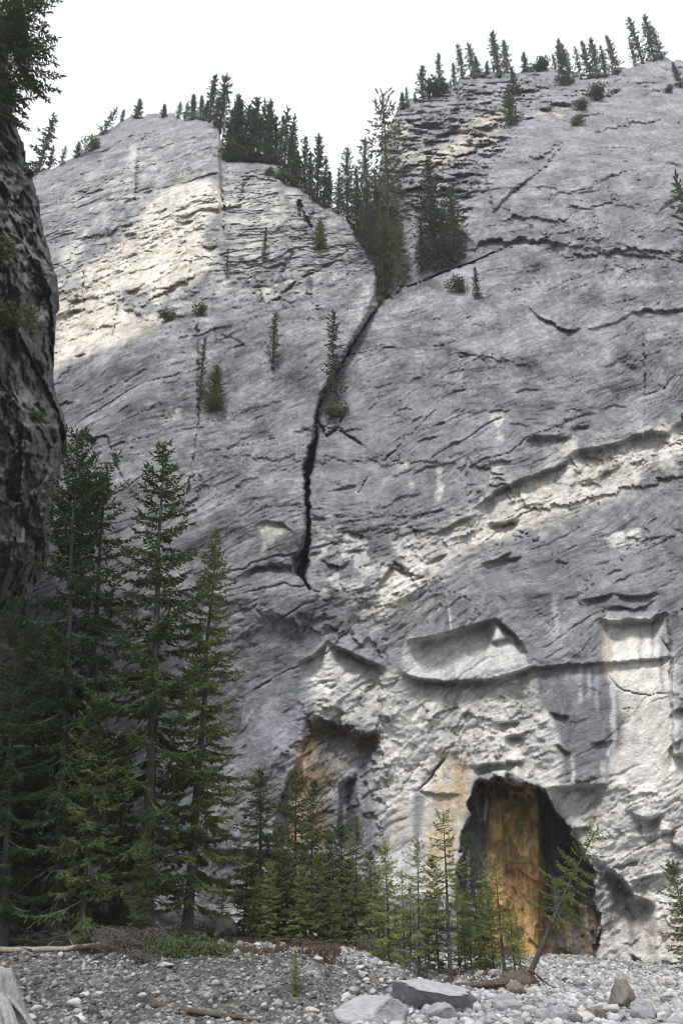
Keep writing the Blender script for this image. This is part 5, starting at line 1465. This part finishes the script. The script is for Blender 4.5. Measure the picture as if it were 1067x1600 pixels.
boulder(0, 0, (1.1, 0.9, 0.8), 809, M_BOULDER, "broad grey boulder on the talus behind the spruces", P=on_ground(270, 33), ang=0.6)
boulder(0, 0, (0.5, 0.45, 0.35), 810, M_MOSSROCK, "low dark boulder at the left edge by the trunks", P=on_ground(8, 25), ang=0.5)
boulder(805, 1552, (0.3, 0.22, 0.2), 816, M_BROWNROCK, "brown rock beside the leaning tree's roots", ang=0.6)
boulder(775, 1527, (0.22, 0.2, 0.16), 817, M_BOULDER, "small pale rock left of the leaning tree's roots", ang=0.6)

def log(name, pts, rads, mat, label, cat="log", stubs=6, seed=1):
    rng = np.random.default_rng(seed)
    pts = np.asarray(pts, float)
    s = np.linspace(0, 1, 16)
    si = np.linspace(0, 1, len(pts))
    p = np.stack([np.interp(s, si, pts[:, c]) for c in range(3)], 1) + rng.normal(0, 0.012, (16, 3))
    g = Geo(); g.tube(p, np.interp(s, np.linspace(0, 1, len(rads)), rads) * rng.uniform(0.92, 1.08, 16), 9)
    base = p[0].copy()
    e = bpy.data.objects.new(name, None); COL.objects.link(e); e.location = base
    o = link("trunk", g.build("log_trunk", mat), e); o.location = -base
    sg = Geo()
    for q in range(stubs):
        b = p[rng.integers(2, 15)]; d = rng.normal(0, 1, 3); d[2] = abs(d[2]) * 0.8; d = d / np.linalg.norm(d) * rng.uniform(.15, .45)
        sg.tube(np.stack([b, b + d * .6, b + d + np.array([0, 0, -.03])]), [0.018, 0.01, 0.004], 4, False)
    if stubs:
        o = link("branch_stubs", sg.build("log_stubs", M_TWIG), e); o.location = -base
    tag(e, label, cat)
def gpt(px, py, up=0.06):
    P = ground_at(px, py); P[2] += up; return P
a0 = on_ground(-15, 22.6) + np.array([0, 0, .09]); a1 = on_ground(110, 22.5) + np.array([0, 0, .14]); a2 = on_ground(182, 22.9) + np.array([0, 0, .30])
log("fallen_log", [a0, a1, a2], [0.075, 0.06, 0.03], M_PALELOG, "pale fallen log lying along the top of the bank at left", stubs=10, seed=3)
b0 = on_ground(-20, 24.2) + np.array([0, 0, .12]); b1 = on_ground(150, 23.9) + np.array([0, 0, .12])
log("fallen_log", [b0, b1], [0.10, 0.07], M_LOG, "dark rotten log behind the pale one on the bank", stubs=6, seed=4)
log("fallen_log", [gpt(240, 1576), gpt(290, 1584), gpt(345, 1592), gpt(405, 1600)], [0.075, 0.055, 0.05, 0.035], M_LOG, "brown broken log at the bottom of the bank slope", stubs=5, seed=5)
log("fallen_log", [on_ground(712, 26.3) + np.array([0, 0, .08]), on_ground(750, 26.2) + np.array([0, 0, .1]), on_ground(795, 26.4) + np.array([0, 0, .16])], [0.07, 0.09, 0.12], M_LOG, "short dark log half buried left of the leaning tree", stubs=8, seed=6)
log("dead_branch", [gpt(40, 1563, .03), gpt(62, 1572, .03)], [0.03, 0.015], M_DRIFT, "short pale dead branch lying on the bank slope", "branch", 2, 7)

# pale driftwood stump in the lower left corner
rng = np.random.default_rng(9)
Pst = on_ground(-20, 15.8) - np.array([0, 0, 0.12])
root = bpy.data.objects.new("driftwood_stump", None); COL.objects.link(root); root.location = Pst
g = Geo()
zz = np.linspace(-0.3, 1.05, 26); th = np.linspace(0, 2 * np.pi, 40, endpoint=False)
ZZ, TH = np.meshgrid(zz, th, indexing='ij')
RR = np.interp(ZZ, [-0.3, 0.0, 0.3, 0.6, 0.95, 1.05], [0.95, 0.78, 0.56, 0.42, 0.30, 0.05]) * (1 + 0.16 * np.sin(TH * 5 + ZZ * 1.5) + 0.10 * np.sin(TH * 11 + 3 * ZZ) + 0.05 * np.sin(TH * 19 + ZZ * 2))
sv = np.stack([RR * np.cos(TH) - 0.10 + 0.1 * (1 - ZZ), RR * np.sin(TH) * 0.8, ZZ], -1).reshape(-1, 3)
i = np.arange(25)[:, None] * 40; j = np.arange(40)[None]; j2 = (j + 1) % 40
g.add(sv, np.stack([i + j, i + j2, i + 40 + j2, i + 40 + j], -1).reshape(-1, 4))
link("trunk", g.build("stump_trunk", M_DRIFT), root)
rg = Geo()
for q in range(14):
    a = rng.uniform(-1.6, 1.4); l = rng.uniform(0.7, 1.25)
    s = np.linspace(0, 1, 7)
    pts = np.stack([0.15 * np.cos(a) + l * s * math.cos(a) * .8, -0.1 + l * s * math.sin(a) * .8, 0.62 - 0.25 * s - 0.75 * s ** 2 * rng.uniform(.7, 1.1)], 1)
    rg.tube(pts, np.linspace(0.09, 0.02, 7) * rng.uniform(.6, 1.1), 6)
link("roots", rg.build("stump_roots", M_DRIFT), root)
tag(root, "pale weathered driftwood stump with splayed roots in the lower left corner", "stump")

# roots of the leaning tree
rp = Pb.copy()
root = bpy.data.objects.new("root_mound", None); COL.objects.link(root); root.location = rp
v = rock_verts(ICO3, 901, 0.2, 0.2) * np.array([0.75, 0.5, 0.28]) + np.array([-0.35, -0.1, 0.02])
link("soil", mesh_np("mound_soil", v, ICO3[1], M_LOG, True), root)
rg = Geo()
for q in range(22):
    a = rng.uniform(2.2, 6.6); l = rng.uniform(0.4, 1.1); s = np.linspace(0, 1, 6)
    pts = np.stack([l * s * math.cos(a), l * s * math.sin(a) * .7, 0.28 * (1 - s) + 0.12 * np.sin(s * 5 + q) - .05], 1) + rng.normal(0, .02, (6, 3))
    rg.tube(pts, np.linspace(0.045, 0.008, 6) * rng.uniform(.5, 1.1), 5, False)
link("roots", rg.build("mound_roots", M_LOG), root)
tag(root, "brown tangle of roots and soil at the leaning tree's foot", "roots")

# dead brush on the bank edge
def brush(px, Yd, spread, num, label, seed, mat, hmax=0.7, name="dead_brush", greens=0):
    rng = np.random.default_rng(seed)
    P = on_ground(px, Yd)
    e = bpy.data.objects.new(name, None); COL.objects.link(e); e.location = P
    g = Geo()
    for q in range(num):
        a = rng.uniform(0, 6.28); l = spread * rng.uniform(0.4, 1.1); b = np.array([rng.normal(0, spread * .35), rng.normal(0, spread * .2), 0.02])
        s = np.linspace(0, 1, 6)[:, None]
        d = np.array([[math.cos(a) * l, math.sin(a) * l * .6, 0]])
        arc = np.sin(s * rng.uniform(1.6, 3.0)) * hmax * rng.uniform(.2, 1)
        g.tube(b[None] + d * s + np.concatenate([s * 0, s * 0, arc], 1) + rng.normal(0, .02, (6, 3)), np.linspace(0.013, 0.004, 6), 3, False)
    link("twigs", g.build("brush_twigs", mat), e)
    if greens:
        n = greens
        p = np.stack([rng.normal(0, spread * .5, n), rng.normal(0, spread * .25, n), np.abs(rng.normal(0, hmax * .45, n))], 1)
        d = rng.normal(0, 1, (n, 3)); d[:, 2] -= 0.2
        v, f = sprigs(p, d, rng.uniform(.1, .2, n), rng.uniform(.014, .028, n), rng)
        c = Geo(); c.add(v, f); link("foliage", c.build("brush_foliage", M_SPRUCE, False), e)
    tag(e, label, "brush")
brush(205, 22.4, 1.0, 170, "tangle of dead grey-brown brush at the bank edge", 61, M_BRUSH, .55)
brush(160, 23.2, 0.9, 110, "dead brush behind the pale log", 62, M_BRUSH, .6)
brush(218, 21.4, 0.45, 60, "dead roots and twigs hanging down the bank below the brush", 63, M_BRUSH, .25)
brush(290, 22.2, 0.85, 50, "low green spruce bough sprawling on the bank edge", 64, M_BRUSH, .3, "spruce_bough", 2600)
brush(175, 27.0, 1.0, 120, "dry twiggy brush over the brownish boulder", 65, M_BRUSH, 1.1)
brush(480, 26.6, 1.3, 70, "dark dead litter under the young spruces left of centre", 66, M_LOG, .3)
brush(585, 27.4, 1.0, 90, "grey dead branches under the light green spruces", 67, M_BRUSH, .5)

# undergrowth: nobody could count it
def ground_cover(name, n, xr, yr, mat, label, hgt, keep=None, wid=0.02):
    X = rs.uniform(*xr, n); Yq = rs.uniform(*yr, n)
    if keep is not None:
        k = keep(X, Yq); X, Yq = X[k], Yq[k]
    n = len(X)
    p = np.stack([X, Yq, ground_z(X, Yq) - 0.01], 1)
    d = rs.normal(0, .6, (n, 3)); d[:, 2] = np.abs(d[:, 2]) + 0.5
    v, f = sprigs(p, d, hgt * rs.uniform(.4, 1.2, n), np.full(n, wid), rs)
    c = Geo(); c.add(v, f)
    o = link(name, c.build(name, mat, False))
    tag(o, label, None, None, 'stuff')
ground_cover("undergrowth", 5200, (-5.5, 0.0), (22.2, 24.6), M_RED, "reddish dry undergrowth along the bank edge", .22, lambda x, y: fbm(x / .9, y / .9, 2, 5) > .08)
ground_cover("undergrowth", 5000, (-3.5, 5), (26, 31), M_RED, "brown litter under the young spruces", .2, lambda x, y: fbm(x / .9, y / .9, 2, 6) > .05)
ground_cover("undergrowth", 2600, (-10, -3), (23.5, 30), M_SPRUCE_SHADED, "low green plants in the shade of the spruces", .3, lambda x, y: fbm(x / .9, y / .9, 2, 7) > .15)

# ------------------------------------------------------------------ thin haze in the canyon air
hz = bpy.data.meshes.new("haze")
x0, x1, y0, y1, z0, z1 = -700, 700, -700, 700, -40, 190
hz.from_pydata([(x0, y0, z0), (x1, y0, z0), (x1, y1, z0), (x0, y1, z0), (x0, y0, z1), (x1, y0, z1), (x1, y1, z1), (x0, y1, z1)], [],
               [(0, 3, 2, 1), (4, 5, 6, 7), (0, 1, 5, 4), (1, 2, 6, 5), (2, 3, 7, 6), (3, 0, 4, 7)])
hm = bpy.data.materials.new("haze"); hm.use_nodes = True
ht = hm.node_tree; ht.nodes.clear()
ho = ht.nodes.new('ShaderNodeOutputMaterial'); hv = ht.nodes.new('ShaderNodeVolumePrincipled')
hv.inputs['Color'].default_value = (0.92, 0.96, 1.0, 1); hv.inputs['Density'].default_value = 0.0004
ht.links.new(hv.outputs[0], ho.inputs['Volume'])
hz.materials.append(hm)
tag(link("haze", hz), None, None, None, 'stuff')

if __name__ == "__main__":
    tot = sum(len(m.polygons) * (2 if len(m.polygons) and m.polygons[0].loop_total == 4 else 1) for m in bpy.data.meshes)
    print("TRIS", tot, {k: len(v['crown'].polygons) for k, v in PROTO.items() if 'crown' in v})
